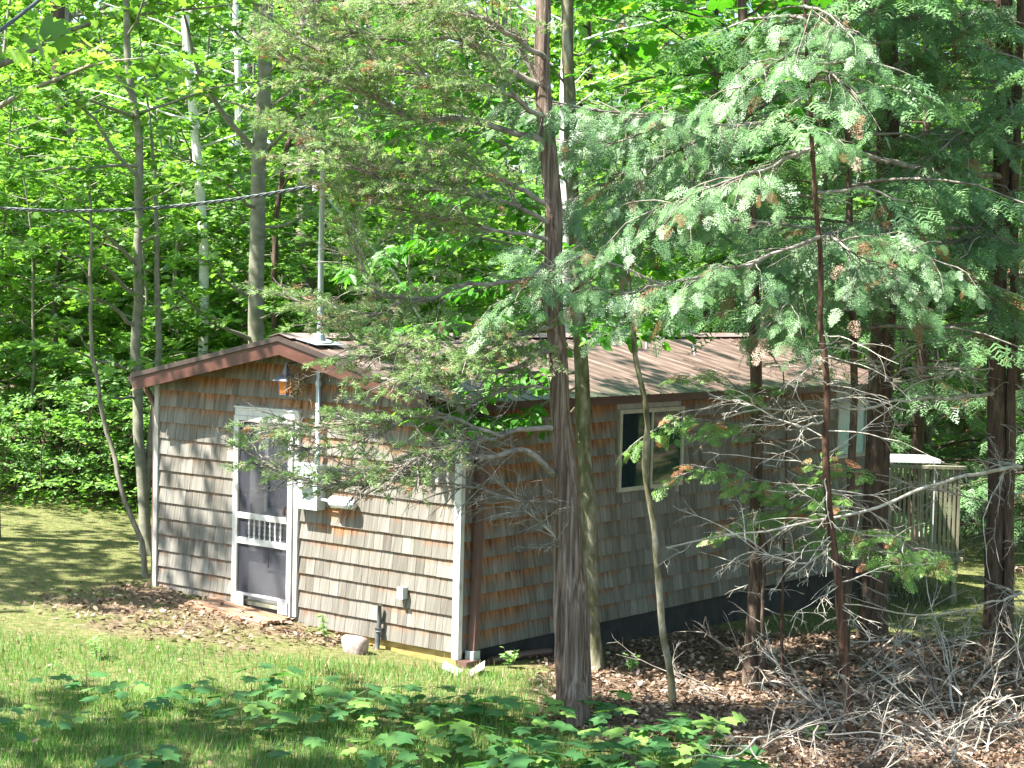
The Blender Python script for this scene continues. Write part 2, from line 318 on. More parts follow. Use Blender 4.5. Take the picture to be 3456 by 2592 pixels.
# roof metal: faded red-brown paint, moss towards the near eave (it grows there in the drip of the trees)
m, n, o = newmat("ribbed_roof_metal")
g = nd(n, "ShaderNodeNewGeometry"); mp = nd(n, "ShaderNodeMapping"); mp.inputs["Scale"].default_value = (2.5, 9, 2.5); n.links.new(g.outputs["Position"], mp.inputs[0])
no = nd(n, "ShaderNodeTexNoise"); no.inputs["Scale"].default_value = 1; no.inputs["Detail"].default_value = 6; n.links.new(mp.outputs[0], no.inputs[0])
r = ramp(n, [(.3, (.07, .042, .032)), (.5, (.125, .08, .062)), (.62, (.18, .125, .10)), (.78, (.27, .205, .17))]); n.links.new(no.outputs[0], r.inputs[0])
sep = nd(n, "ShaderNodeSeparateXYZ"); n.links.new(g.outputs["Position"], sep.inputs[0])
mr = nd(n, "ShaderNodeMapRange"); mr.inputs[1].default_value = -.75; mr.inputs[2].default_value = .1; n.links.new(sep.outputs[0], mr.inputs[0])
no2 = nd(n, "ShaderNodeTexNoise"); no2.inputs["Scale"].default_value = 1.7; no2.inputs["Detail"].default_value = 7; n.links.new(g.outputs["Position"], no2.inputs[0])
ad = nd(n, "ShaderNodeMath", operation='MULTIPLY'); n.links.new(mr.outputs[0], ad.inputs[0]); n.links.new(no2.outputs[0], ad.inputs[1])
mk = nd(n, "ShaderNodeMapRange"); mk.inputs[1].default_value = .36; mk.inputs[2].default_value = .5; n.links.new(ad.outputs[0], mk.inputs[0])
mx = nd(n, "ShaderNodeMix", data_type='RGBA'); n.links.new(mk.outputs[0], mx.inputs[0]); n.links.new(r.outputs[0], mx.inputs[6]); mx.inputs[7].default_value = (.05, .055, .03, 1)
p = nd(n, "ShaderNodeBsdfPrincipled"); p.inputs["Roughness"].default_value = .42; p.inputs["Specular IOR Level"].default_value = .5
n.links.new(mx.outputs[2], p.inputs["Base Color"]); n.links.new(p.outputs[0], o.inputs[0]); M['roof'] = m

# planks of the doorstep
M['plank'] = noisy("weathered_plank", [(.25, (.09, .045, .025)), (.5, (.25, .14, .08)), (.7, (.45, .34, .27))], (2.5, 30, 30), 7, .8, .3)

# ground: turf, bare soil and leaf mould
m, n, o = newmat("ground_soil_and_turf")
g = nd(n, "ShaderNodeNewGeometry"); sep = nd(n, "ShaderNodeSeparateXYZ"); n.links.new(g.outputs["Position"], sep.inputs[0])
def gno(sc, det=6, rough=.6):
    x = nd(n, "ShaderNodeTexNoise"); x.inputs["Scale"].default_value = sc; x.inputs["Detail"].default_value = det; x.inputs["Roughness"].default_value = rough
    n.links.new(g.outputs["Position"], x.inputs[0]); return x
n1 = gno(.9); n2 = gno(14, 8, .7); n3 = gno(60, 5, .7)
at_ = nd(n, "ShaderNodeAttribute", attribute_name="litter")
gr = ramp(n, [(.3, (.05, .065, .02)), (.45, (.10, .12, .035)), (.58, (.17, .155, .07)), (.75, (.27, .21, .13))]); n.links.new(n2.outputs[0], gr.inputs[0])
so = ramp(n, [(.3, (.05, .033, .022)), (.48, (.13, .09, .06)), (.62, (.25, .18, .125)), (.8, (.40, .31, .22))]); n.links.new(n2.outputs[0], so.inputs[0])
su = nd(n, "ShaderNodeMath", operation='ADD'); n.links.new(at_.outputs["Fac"], su.inputs[0])
s3 = nd(n, "ShaderNodeMath", operation='MULTIPLY_ADD'); n.links.new(n1.outputs[0], s3.inputs[0]); s3.inputs[1].default_value = 1.5; s3.inputs[2].default_value = -.72; n.links.new(s3.outputs[0], su.inputs[1])
s4 = nd(n, "ShaderNodeMath", operation='MULTIPLY_ADD'); n.links.new(n3.outputs[0], s4.inputs[0]); s4.inputs[1].default_value = .6; s4.inputs[2].default_value = -.3
s5 = nd(n, "ShaderNodeMath", operation='ADD'); n.links.new(su.outputs[0], s5.inputs[0]); n.links.new(s4.outputs[0], s5.inputs[1])
mk = nd(n, "ShaderNodeMapRange"); mk.inputs[1].default_value = .38; mk.inputs[2].default_value = .62; n.links.new(s5.outputs[0], mk.inputs[0])
mx = nd(n, "ShaderNodeMix", data_type='RGBA'); n.links.new(mk.outputs[0], mx.inputs[0]); n.links.new(gr.outputs[0], mx.inputs[6]); n.links.new(so.outputs[0], mx.inputs[7])
p = nd(n, "ShaderNodeBsdfPrincipled"); p.inputs["Roughness"].default_value = .95; p.inputs["Specular IOR Level"].default_value = .1
b = nd(n, "ShaderNodeBump"); b.inputs["Strength"].default_value = .8; b.inputs["Distance"].default_value = .03; n.links.new(n2.outputs[0], b.inputs["Height"])
n.links.new(mx.outputs[2], p.inputs["Base Color"]); n.links.new(b.outputs[0], p.inputs["Normal"]); n.links.new(p.outputs[0], o.inputs[0]); M['ground'] = m

# ------------------------------------------------------------------ ground
def litter_amount(x, y):
    """0 = turf, 1 = leaf mould"""
    x = np.asarray(x, float); y = np.asarray(y, float)
    Z = (x - CAM[0]) * FW[0] + (y - CAM[1]) * FW[1]; X = (x - CAM[0]) * RT[0] + (y - CAM[1]) * RT[1]
    px = 1728 + F_PX * X / np.maximum(Z, 1)
    a = sstep(.6, 2.6, X + .15 * (Z - 14)) * sstep(12.3, 13.4, Z + .35 * X)     # under the conifers on the right
    a = np.maximum(a, .9 * sstep(-.2, .8, X) * sstep(13.8, 14.6, Z) * (1 - sstep(17.5, 19, Z)))
    a = np.maximum(a, .66 * np.exp(-((y + .4) / .6) ** 2) * sstep(-5.2, -4.3, x) * (1 - sstep(-1.6, -.3, x)))   # strip along the front wall
    a = np.maximum(a, .56 * np.exp(-(((x + 3.0) / 2.4) ** 2 + ((y + 1.3) / 1.2) ** 2)))
    a = np.maximum(a, sstep(25.5, 28, Z) * (1 - sstep(.5, 3, X)) * .95)
    a = np.maximum(a, sstep(30, 36, Z) * .95)
    a = a * (1 - sstep(1.8, 3.0, X) * sstep(19.6, 20.6, Z) * (1 - sstep(30, 34, Z)))
    return a
xs = np.concatenate([np.linspace(-120, -16, 20)[:-1], np.arange(-16, 16, .22), np.linspace(16, 120, 20)])
ys = np.concatenate([np.linspace(-90, -14, 16)[:-1], np.arange(-14, 26, .22), np.linspace(26, 160, 24)])
GX, GY = np.meshgrid(xs, ys); GZ = ground_h(GX, GY)
gg = Geo(); nx, ny = len(xs), len(ys)
i = (np.arange(ny - 1)[:, None] * nx + np.arange(nx - 1)[None]).ravel()
gg.add(np.stack([GX.ravel(), GY.ravel(), GZ.ravel()], 1), quads=np.stack([i, i + 1, i + nx + 1, i + nx], 1))
gm = gg.mesh("ground", M['ground'], True)
al = gm.attributes.new("litter", 'FLOAT', 'POINT'); al.data.foreach_set("value", litter_amount(GX, GY).astype(np.float32).ravel())
go = link("ground", gm, kind="structure")

# ------------------------------------------------------------------ the cabin
WD, L = 4.449, 8.5
ZE, ZR = 2.317, 2.793           # roof top at the eave line x=0 / at the ridge
XM = -WD / 2 + .05
SL = (ZR - ZE) / (XM + 0.0 - (-WD)) # left slope
SLR = (ZR - ZE) / (-.18 - XM)
def roof_z(x): return ZR - np.where(x < XM, (XM - x) * SL, (x - XM) * SLR)
cabin = thing("cabin", "small low cabin clad in grey cedar shingles under a brown metal roof", "cabin", (-WD / 2, 0, -.2))
rng = np.random.default_rng(7)

T_R = .05
fw = Geo()
# front sheathing (gable) and door opening, side sheathing, back
DX0, DX1, DZ0, DZ1 = -3.07, -2.235, -.03, 1.955
def wallpoly(g, xs_, y0, y1, zb=-.18):
    for x0, x1 in zip(xs_[:-1], xs_[1:]):
        z0, z1 = float(roof_z(np.array(x0))) - T_R, float(roof_z(np.array(x1))) - T_R
        b = zb if not (x0 >= DX0 - 1e-6 and x1 <= DX1 + 1e-6) or y0 > 1 else DZ1
        g.hexa([(x0, y0, b), (x1, y0, b), (x1, y1, b), (x0, y1, b), (x0, y0, z0), (x1, y0, z1), (x1, y1, z1), (x0, y1, z0)])
wallpoly(fw, [-WD + .02, DX0, DX1, XM, -.02], .02, .12)
front = part("front_wall", fw, M['grey_trim'], cabin)
sw = Geo(); sw.box(-.12, -.02, .121, L - .12, -.18, ZE - .10); side = part("side_wall", sw, M['grey_trim'], cabin)
bw = Geo(); bw.box(-WD + .02, -WD + .12, .121, L - .12, -.18, ZE - .06); part("left_wall", bw, M['shingle'], cabin)
bb = Geo(); wallpoly(bb, [-WD + .02, XM, -.02], L - .119, L - .02); part("back_wall", bb, M['shingle'], cabin)
fl = Geo(); fl.box(-WD + .13, -.13, .13, L - .13, -.17, -.06); part("floor_slab", fl, M['foundation'], cabin)

# ---- shingles, one by one
def row(a0, a1, seed):
    r = np.random.default_rng(seed); xs_ = [a0]
    while xs_[-1] < a1 - .09:
        xs_.append(xs_[-1] + float(r.choice([.09, .11, .125, .14, .16, .195])))
    xs_[-1] = a1
    if len(xs_) > 2 and xs_[-1] - xs_[-2] < .06: xs_.pop(-2)
    return xs_
shing = []    # (wall, corner verts 8, rnd, distance)
WIN1 = (2.62, 3.78, 1.235, 2.03); WIN2 = (7.48, 8.2, 1.32, 1.95)
def add_shingle(wall, a0, a1, zb, r):
    gap = .0022; a0 += gap; a1 -= gap
    zt = zb + E_ * 1.25; jz = float(r.normal(0, .0011)); zb += jz
    tb = .026 + float(r.uniform(0, .002)); tt = .003
    if wall == 'front':
        zc0, zc1 = float(roof_z(np.array(a0))) - T_R - .012, float(roof_z(np.array(a1))) - T_R - .012
        if min(zc0, zc1) < zb + .02: return
        z0, z1 = min(zt, zc0), min(zt, zc1)
        t0 = tb + (tt - tb) * (z0 - zb) / (E_ * 1.25); t1 = tb + (tt - tb) * (z1 - zb) / (E_ * 1.25)
        y = .0188
        v = [(a0, y - tb, zb), (a1, y - tb, zb), (a1, y, zb), (a0, y, zb), (a0, y - t0, z0), (a1, y - t1, z1), (a1, y, z1), (a0, y, z0)]
    else:
        zt = min(zt, ZE - .11)
        if zt < zb + .02: return
        x = -.0185
        v = [(x + tb, a0, zb), (x + tb, a1, zb), (x, a1, zb), (x, a0, zb), (x + tt, a0, zt), (x + tt, a1, zt), (x, a1, zt), (x, a0, zt)]
    v = np.array(v); c = v.mean(0); d = c - CAM; Z = d @ FW
    n_ = np.array([0, -1, 0]) if wall == 'front' else np.array([1, 0, 0])
    area = (a1 - a0) * E_ / Z ** 2 * abs(n_ @ d) / np.linalg.norm(d)
    shing.append((area, wall, v, float(np.clip(r.normal(.5, .24), 0, 1))))
for k in range(-1, 16):
    zb = k * E_; r = np.random.default_rng(100 + k)
    a = -WD + .062; b = -.062
    if zb < DZ1 + .02 and zb + E_ > DZ0 - .04:
        segs = [(a, -3.131 + .001), (-2.176 - .001, b)]
        if k == 10: segs = [(a, -3.131), (-2.176, b)]
    else: segs = [(a, b)]
    if k == -1: segs = [(a, -3.131), (-3.130, -2.177), (-2.176, b)]
    if k == 11: segs = [(a, -3.135), (-2.172, b)]
    for q, (s0, s1) in enumerate(segs):
        xx = row(s0, s1, 1000 + k * 10 + q)
        for x0, x1 in zip(xx[:-1], xx[1:]):
            if k == -1 and -3.135 < x0 < -2.18:
                continue
            add_shingle('front', x0, x1, zb, r)
    # above the door head
    if k in (11,):
        xx = row(-3.135, -2.172, 777)
        for x0, x1 in zip(xx[:-1], xx[1:]):
            n0 = len(shing); add_shingle('front', x0, x1, zb, r)
            if len(shing) > n0: shing[-1][2][[0, 1, 2, 3], 2] = 2.045
    for q in range(1):
        if k * E_ > ZE - .12: continue
        xx = row(.035, L - .04, 2000 + k * 10)
        for x0, x1 in zip(xx[:-1], xx[1:]):
            for w in (WIN1, WIN2):
                if x1 > w[0] - .05 and x0 < w[1] + .05 and zb + E_ > w[2] - .03 and zb < w[3] + .03:
                    if x0 < w[0] - .08: x1 = w[0] - .045
                    elif x1 > w[1] + .08: x0 = w[1] + .045
                    elif zb + E_ * .4 < w[2] - .04 and zb < w[2]:
                        x0 = x0
                    else: x0 = None; break
            if x0 is not None and x1 - x0 > .03: add_shingle('side', x0, x1, zb, r)
shing.sort(key=lambda s: -s[0])
rest = {'front': Geo(), 'side': Geo()}
for idx, (ar, wall, v, rr) in enumerate(shing):
    if idx < 300:
        g = Geo(); c = v[:4].mean(0); g.hexa(v - c, rnd=rr)
        o_ = link("shingle", g.mesh("shingle", M['shingle'] if wall == 'front' else M['shingle_side']), front if wall == 'front' else side)
        o_.location = Vector((c - np.array([-WD / 2, 0, -.2])).tolist())
    else: rest[wall].hexa(v, rnd=rr)
for wname, wobj, mt in (('front', front, 'shingle'), ('side', side, 'shingle_side')):
    if rest[wname].v: part("shingle_courses", rest[wname], M[mt], wobj, kind="stuff")

# corner boards and downspouts
g = Geo(); g.box(-.06, .004, -.024, .0175, -.235, ZE - .10); g.box(.0045, .022, -.024, .033, -.235, ZE - .10); part("corner_board", g, M['white_paint'], cabin)
g = Geo(); g.box(-WD - .004, -WD + .06, -.024, .0175, -.10, ZE - .06); part("corner_board", g, M['grey_trim'], cabin)
g = Geo(); g.box(-WD + .02, -3.15, .035, .11, -.45, -.181); g.box(-3.15, -2.17, .03, .11, -.45, -.075); part("sill_board", g, M['shingle'], cabin)
g = Geo(); g.box(-2.17, -.03, .03, .11, -.60, -.1815); part("ochre_foundation", g, M['yellow_base'], cabin)
g = Geo(); g.box(-.11, -.035, .115, L - .03, -1.0, -.1815); part("foundation", g, M['foundation'], cabin); g = Geo(); g.box(-WD + .02, -WD + .1, .12, L - .03, -.9, -.181); part("foundation", g, M['foundation'], cabin)

# roof panels with ribs
roof = link("roof", None, cabin); roof.location = (0, 0, 0)
OV = .3076
X_EL, X_ER = -WD - .10, .15
Y0, Y1 = -OV - .02, 9.0
def panel(xa, xb, y0, y1, lift=.0):
    g = Geo(); prof = []
    n_r = 4; w = (y1 - y0) / n_r
    for k in range(n_r):
        b0 = y0 + k * w
        prof += [(b0, 0), (b0 + w * .80, 0), (b0 + w * .85, .008), (b0 + w * .91, .008), (b0 + w * .96, 0)]
    prof.append((y1, 0))
    za, zb = float(roof_z(np.array(xa))), float(roof_z(np.array(xb)))
    v = []
    for y, h in prof: v += [(xa, y, za + h + lift), (xb, y, zb + h + lift), (xb, y, zb + h + lift - .006), (xa, y, za + h + lift - .006)]
    q = []
    for k in range(len(prof) - 1):
        a, b = 4 * k, 4 * k + 4
        q += [(a, a + 1, b + 1, b), (a + 3, b + 3, b + 2, a + 2), (a + 1, a + 2, b + 2, b + 1), (a, b, b + 3, a + 3)]
    g.add(v, quads=q); return g
np_ = 10; pw = (Y1 - Y0) / np_
for k in range(np_):
    part("roof_panel", panel(XM + .001, X_ER, Y0 + k * pw + .002, Y0 + (k + 1) * pw - .002), M['roof'], roof)
    part("roof_panel", panel(XM - .001, X_EL, Y0 + k * pw + .002, Y0 + (k + 1) * pw - .002), M['roof'], roof)
g = Geo()
for sgn, sl in ((-1, SL), (1, SLR)):
    x1 = XM + sgn * .17; z1 = ZR - .17 * sl + .024
    v = [(XM, Y0 - .01, ZR + .030), (x1, Y0 - .01, z1), (x1, Y1, z1), (XM, Y1, ZR + .030), (XM, Y0 - .01, ZR + .036), (x1, Y0 - .01, z1 + .006), (x1, Y1, z1 + .006), (XM, Y1, ZR + .036)]
    if sgn < 0: v = [v[a] for a in (1, 0, 3, 2, 5, 4, 7, 6)]
    g.hexa(v)
part("ridge_cap", g, noisy("ridge_cap_metal", [(.3, (.17, .12, .11)), (.7, (.26, .19, .17))], (4, 4, 4), 4, .5, .05), roof)
# deck under the metal
g = Geo()
for xa, xb in ((XM, -.01), (-WD + .01, XM)):
    za, zb = float(roof_z(np.array(xa))) - .012, float(roof_z(np.array(xb))) - .012
    g.hexa([(xa, -OV, za - .03), (xb, -OV, zb - .03), (xb, Y1 - .1, zb - .03), (xa, Y1 - .1, za - .03), (xa, -OV, za), (xb, -OV, zb), (xb, Y1 - .1, zb), (xa, Y1 - .1, za)])
part("roof_boards", g, M['bark_dark'], roof)
def rake(xa, xb, y0, y1, top, bot, mat, name):
    za, zb = float(roof_z(np.array(xa))), float(roof_z(np.array(xb))); g = Geo()
    g.hexa([(xa, y0, za - bot), (xb, y0, zb - bot), (xb, y1, zb - bot), (xa, y1, za - bot), (xa, y0, za - top), (xb, y0, zb - top), (xb, y1, zb - top), (xa, y1, za - top)])
    return part(name, g, mat, roof)
for xa, xb in ((-WD + .02, XM), (XM + .0005, -.18)):
    rake(xa, xb, -OV - .026, -OV - .001, .040, .185, M['red_trim'], "rake_board")
    rake(xa - (.05 if xa < -3 else 0), xb + (.0 if xb < -1 else .05), -OV - .045, -OV - .0265, -.004, .046, M['drip'], "drip_edge")
g = Geo(); g.box(.10, .125, -.1, Y1 - .05, ZE - .16, ZE - .085); g.box(-.015, .0995, .04, Y1 - .05, ZE - .125, ZE - .115); part("fascia_board", g, M['red_trim'], roof)
# gutters: left one shows its end
def gutter(x, y0, y1, z, sgn, par):
    g = Geo(); prof = [(0, 0), (0, -.09), (.07 * sgn, -.09), (.12 * sgn, -.03), (.12 * sgn, .0)]
    P = prof + [(a - .004 * sgn * 0, b) for a, b in prof[::-1]]
    n_ = len(prof); v = []
    for y in (y0, y1): v += [(x + a, y, z + b) for a, b in prof]
    q = [(k, k + 1, n_ + k + 1, n_ + k) for k in range(n_ - 1)]
    v2 = [(x + a * .94 + .004 * sgn, y, z + b * .94) for y in (y0, y1) for a, b in prof]
    q2 = [(2 * n_ + k + 1, 2 * n_ + k, 3 * n_ + k, 3 * n_ + k + 1) for k in range(n_ - 1)]
    g.add(v + v2, quads=q + q2, tris=[(0, 1, 2), (0, 2, 3), (0, 3, 4)]); return part("gutter", g, M['drip'], par)
gutter(-WD - .02, -OV + .02, Y1 - .1, float(roof_z(np.array(-WD - .05))) - .03, -1, roof)
def spout(P, name, w=.04, d=.028):
    g = Geo(); P = np.array(P); 
    for a, b in zip(P[:-1], P[1:]): pass
    g.tube(P, .036, 8); return part(name, g, M['gutter'], cabin)
zl = float(roof_z(np.array(-WD)))
spout([(-WD - .10, -.06, zl - .11), (-WD - .10, -.05, zl - .20), (-WD - .07, .0, zl - .30), (-WD - .045, .03, zl - .38), (-WD - .045, .04, 1.6), (-WD - .045, .04, -.08)], "downspout")
g = Geo()
P = [(.07, .20, 1.55), (.075, .17, .6), (.08, .13, -.16)]
for a, b in zip(P[:-1], P[1:]):
    v = [(a[0] + x, a[1] + y, a[2]) for x, y in ((-.038, -.03), (.038, -.03), (.038, .03), (-.038, .03))]
    v = [(b[0] + x, b[1] + y, b[2]) for x, y in ((-.038, -.03), (.038, -.03), (.038, .03), (-.038, .03))] + v
    g.hexa(v)
g.box(.03, .115, .17, .235, 1.5505, 2.17)
dsp = part("downspout", g, M['gutter'], cabin)
g = Geo(); g.box(.028, .13, .08, .18, -.25, -.155); part("spout_elbow", g, M['galv'], dsp)

# ---- screen door
door = link("screen_door", None, cabin); door.location = (0, 0, 0)
def dpart(nm, g, mt, par=None, **k): return part(nm, g, mt, par if par else door, **k)
g = Geo(); g.box(-2.236, -2.176, -.030, .019, -.11, 1.93); dpart("trim_board", g, M['white_paint'])
g = Geo(); g.box(-3.131, -3.108, -.0195, .019, -.085, 1.93); dpart("trim_board", g, M['white_paint'])
g = Geo(); g.box(-3.131, -2.172, -.036, .019, 1.932, 2.012); g.box(-3.14, -2.165, -.05, .019, 2.0125, 2.03); dpart("head_board", g, M['white_paint'])
SX0, SX1 = -3.133, -2.242
g = Geo(); g.box(SX0, SX0 + .072, -.05, -.02, -.09, 1.93); dpart("stile", g, M['white_paint'])
g = Geo(); g.box(SX1 - .065, SX1, -.05, -.02, -.13, 1.93); dpart("stile", g, M['white_paint'])
for z0, z1 in ((1.88, 1.93), (.845, .905), (.575, .64), (.03, .055)):
    g = Geo(); g.box(SX0 + .0725, SX1 - .0655, -.048, -.022, z0, z1); dpart("rail", g, M['white_paint'])
g = Geo(); g.box(SX0 + .04, SX0 + .20, -.062, -.0505, -.10, .028); dpart("kick_block", g, M['white_paint'])
g = Geo(); g.box(SX1 - .17, SX1 - .03, -.062, -.0505, -.10, .028); dpart("kick_block", g, M['white_paint'])
bp = np.array([(0, .012), (.02, .012), (.03, .006), (.06, .016), (.085, .008), (.10, .014), (.13, .008), (.155, .016), (.18, .006), (.19, .012), (.2045, .012)])
for q in range(7):
    x = SX0 + .0855 + .165 + q * .079
    g = Geo(); g.tube([(x, -.036, .6402 + z) for z, _ in bp], bp[:, 1], 8); dpart("baluster", g, M['white_paint'], smooth=True)
for z0, z1 in ((.056, .574), (.6405, .8445), (.906, 1.879)):
    g = Geo(); g.box(SX0 + .0715, SX1 - .0645, -.0275, -.0265, z0, z1); dpart("screen", g, M['screen'])
g = Geo(); g.box(-2.345, -2.325, -.085, -.0505, .93, 1.03); dpart("handle", g, M['drip'])
# inner door behind the screen
g = Geo(); g.box(-3.069, -2.235, .06, .10, -.03, 1.954); idr = dpart("inner_door", g, M['inner_door'])
g = Geo(); g.box(-2.70, -2.28, .052, .0595, .98, 1.86); dpart("pane", g, M['glass'], idr)
for b in ((-2.75, -2.70), (-2.28, -2.245)):
    g = Geo(); g.box(b[0], b[1], .044, .0595, .93, 1.90); dpart("pane_frame", g, M['whiteplastic'], idr)
g = Geo(); g.box(-2.7, -2.28, .046, .0595, .31, .33); g.box(-2.7, -2.28, .046, .0595, .78, .80); g.box(-2.7, -2.68, .0465, .0595, .331, .779); dpart("moulding", g, M['inner_door'], idr)
g = Geo(); g.box(-2.99, -2.96, .03, .0595, .90, 1.0); dpart("knob", g, M['galv'], idr)
g = Geo(); g.box(-3.07, -2.2355, -.018, .0595, -.072, -.032); dpart("threshold", g, M['deckwood'])

# ---- windows of the side wall
for (y0, y1, z0, z1), gm_ in ((WIN1, 'glass'), (WIN2, 'glass_blue')):
    f = .045
    g = Geo(); g.box(-.0175, .028, y0 - f, y1 + f, z1, z1 + f); g.box(-.0175, .028, y0 - f, y1 + f, z0 - f, z0)
    g.box(-.0175, .0275, y0 - f, y0, z0 + .0005, z1 - .0005); g.box(-.0175, .0275, y1, y1 + f, z0 + .0005, z1 - .0005)
    wn = part("window", g, M['window_frame'], side)
    ym = (y0 + y1) / 2
    g = Geo(); g.box(-.0175, .012, y0, ym - .018, z0, z1)
    part("pane", g, M[gm_], side); g = Geo(); g.box(-.0175, .008, ym + .018, y1, z0, z1); part("pane", g, M[gm_], side)
    g = Geo(); g.box(-.0175, .024, ym - .0175, ym + .0175, z0 + .001, z1 - .001); part("window_bar", g, M['window_frame'], side)

# ------------------------------------------------------------------ things on the wall
XP = -1.866
mast = thing("service_mast", "tall grey steel electric mast rising through the roof from the meter", "mast", (XP, -.06, 1.5))
g = Geo(); g.tube([(XP, -.065, 1.62), (XP, -.065, 4.62)], .029, 12); part("pole", g, M['galv'], mast, smooth=True)
g = Geo(); P = [(XP, -.065, 4.61), (XP, -.07, 4.65), (XP - .01, -.09, 4.70), (XP - .02, -.12, 4.72), (XP - .03, -.15, 4.70)]; g.tube(P, [.034, .058, .064, .052, .022], 12); part("weatherhead", g, M['galv'], mast, smooth=True)
zz = float(roof_z(np.array(XP)))
g = Geo(); g.tube([(XP, -.065, zz + .022), (XP, -.065, zz + .03), (XP, -.065, zz + .04), (XP, -.065, zz + .10), (XP, -.065, zz + .12)], [.13, .10, .065, .055, .027], 16); g.hexa([(XP - .17, -.27, zz + .06 ), (XP + .17, -.27, zz - .0), (XP + .17, .14, zz - .0), (XP - .17, .14, zz + .06), (XP - .17, -.27, zz + .065), (XP + .17, -.27, zz + .005), (XP + .17, .14, zz + .005), (XP - .17, .14, zz + .065)]); part("roof_flashing", g, M['galv'], mast)
g = Geo()
for z in (2.30, 4.30): g.tube([(XP, -.065, z), (XP, -.065, z + .05)], .036, 12)
g.box(XP - .11, XP - .036, -.10, -.05, 4.27, 4.35); part("clamp", g, M['galv'], mast)
g = Geo(); g.tube([(XP + .02, -.04, 4.22), (-1.38, .52, 3.45), (-1.05, .95, float(roof_z(np.array(-1.05))) + .03)], .012, 6); part("brace", g, M['galv'], mast)
# meter
mt_ = thing("electric_meter", "pale grey electric meter box under the mast beside the screen door", "meter", (-1.97, -.08, 1.05))
g = Geo(); g.box(-2.135, -1.80, -.13, -.006, 1.04, 1.50); part("meter_box", g, M['meter'], mt_)
g = Geo(); g.tube([(-1.97, -.1305, 1.33), (-1.97, -.19, 1.33), (-1.97, -.205, 1.33)], [.085, .082, .06], 18); part("meter_glass", g, M['whiteplastic'], mt_, smooth=True)
g = Geo(); g.tube([(XP, -.065, 1.5005), (XP, -.065, 1.62)], .032, 10); part("conduit_hub", g, M['galv'], mt_)
g = Geo(); P = [(-1.66, -.075, 1.145), (-1.655, -.075, 1.145), (-1.63, -.075, 1.145), (-1.37, -.075, 1.145), (-1.345, -.075, 1.145), (-1.335, -.075, 1.145)]; g.tube(P, [.02, .045, .06, .06, .045, .02], 14)
g.tube([(-1.799, -.075, 1.15), (-1.66, -.075, 1.145)], .015, 8)
wb = solid("junction_box", g, M['whiteplastic'], "small white rounded box on the shingles right of the electric meter", "junction box", smooth=True)
g = Geo(); g.box(-.735, -.655, -.075, -.004, .27, .385); solid("outlet_cover", g, M['meter'], "small pale outlet cover low on the front wall near the corner", "outlet cover")
g = Geo(); P = [(-.985, -.045, .17), (-.985, -.045, .02), (-.985, -.05, -.06), (-.99, -.055, -.12), (-1.0, -.06, -.30)]; g.tube(P, [.02, .024, .024, .026, .026], 10); g.tube([(-.986, -.05, -.09), (-.986, -.05, -.06)], .04, 12)
solid("drain_pipe", g, M['black_pipe'], "short black pipe with coupling going into the ground at the wall", "pipe", smooth=True)
# lantern
XL = -2.27; ln = thing("wall_lantern", "small dark lantern with pointed hood and amber glass under the gable peak", "lantern", (XL, -.13, 2.2))
g = Geo(); zb = 2.335
v = [(XL - .10, -.23, zb), (XL + .10, -.23, zb), (XL + .10, -.03, zb), (XL - .10, -.03, zb), (XL - .035, -.165, zb + .07), (XL + .035, -.165, zb + .07), (XL + .035, -.095, zb + .07), (XL - .035, -.095, zb + .07)]
g.hexa(v); g.hexa([(XL - .035, -.165, zb + .0705), (XL + .035, -.165, zb + .0705), (XL + .035, -.095, zb + .0705), (XL - .035, -.095, zb + .0705), (XL - .008, -.138, zb + .17), (XL + .008, -.138, zb + .17), (XL + .008, -.122, zb + .17), (XL - .008, -.122, zb + .17)]); part("hood", g, M['lantern'], ln)
g = Geo(); g.hexa([(XL - .045, -.175, zb - .13), (XL + .045, -.175, zb - .13), (XL + .045, -.085, zb - .13), (XL - .045, -.085, zb - .13), (XL - .06, -.19, zb - .001), (XL + .06, -.19, zb - .001), (XL + .06, -.07, zb - .001), (XL - .06, -.07, zb - .001)]); part("glass", g, M['amber'], ln)
g = Geo()
for sx in (-1, 1):
    for sy in (-1, 1): g.tube([(XL + sx * .062, -.13 + sy * .062, zb - .001), (XL + sx * .047, -.13 + sy * .047, zb - .135)], .005, 4)
g.box(XL - .05, XL + .05, -.18, -.08, zb - .142, zb - .1355); part("cage", g, M['lantern'], ln)
g = Geo(); g.box(XL - .012, XL + .012, -.13, .0, zb + .172, zb + .19); part("arm", g, M['lantern'], ln)
# nest straw
r = np.random.default_rng(5); g = Geo(); n_ = 420
pos = np.array([XL + .16, -.13, 2.34]) + r.normal(0, 1, (n_, 3)) * np.array([.06, .05, .09]); pos[:, 1] = np.clip(pos[:, 1], -.26, -.02)
blade = np.array([(0, -.02, 0), (1, 0, .12), (0, .02, 0)]); bladef = np.array([(0, 1, 2)])
g.scatter(blade, bladef, pos, r.normal(0, 1, (n_, 3)) * np.array([1, .6, 1.6]), r.normal(0, 1, (n_, 3)), r.uniform(.05, .13, n_), r.random(n_))
solid("bird_nest", g, M['nest'], "tangle of dry straw hanging beside the lantern", "nest")

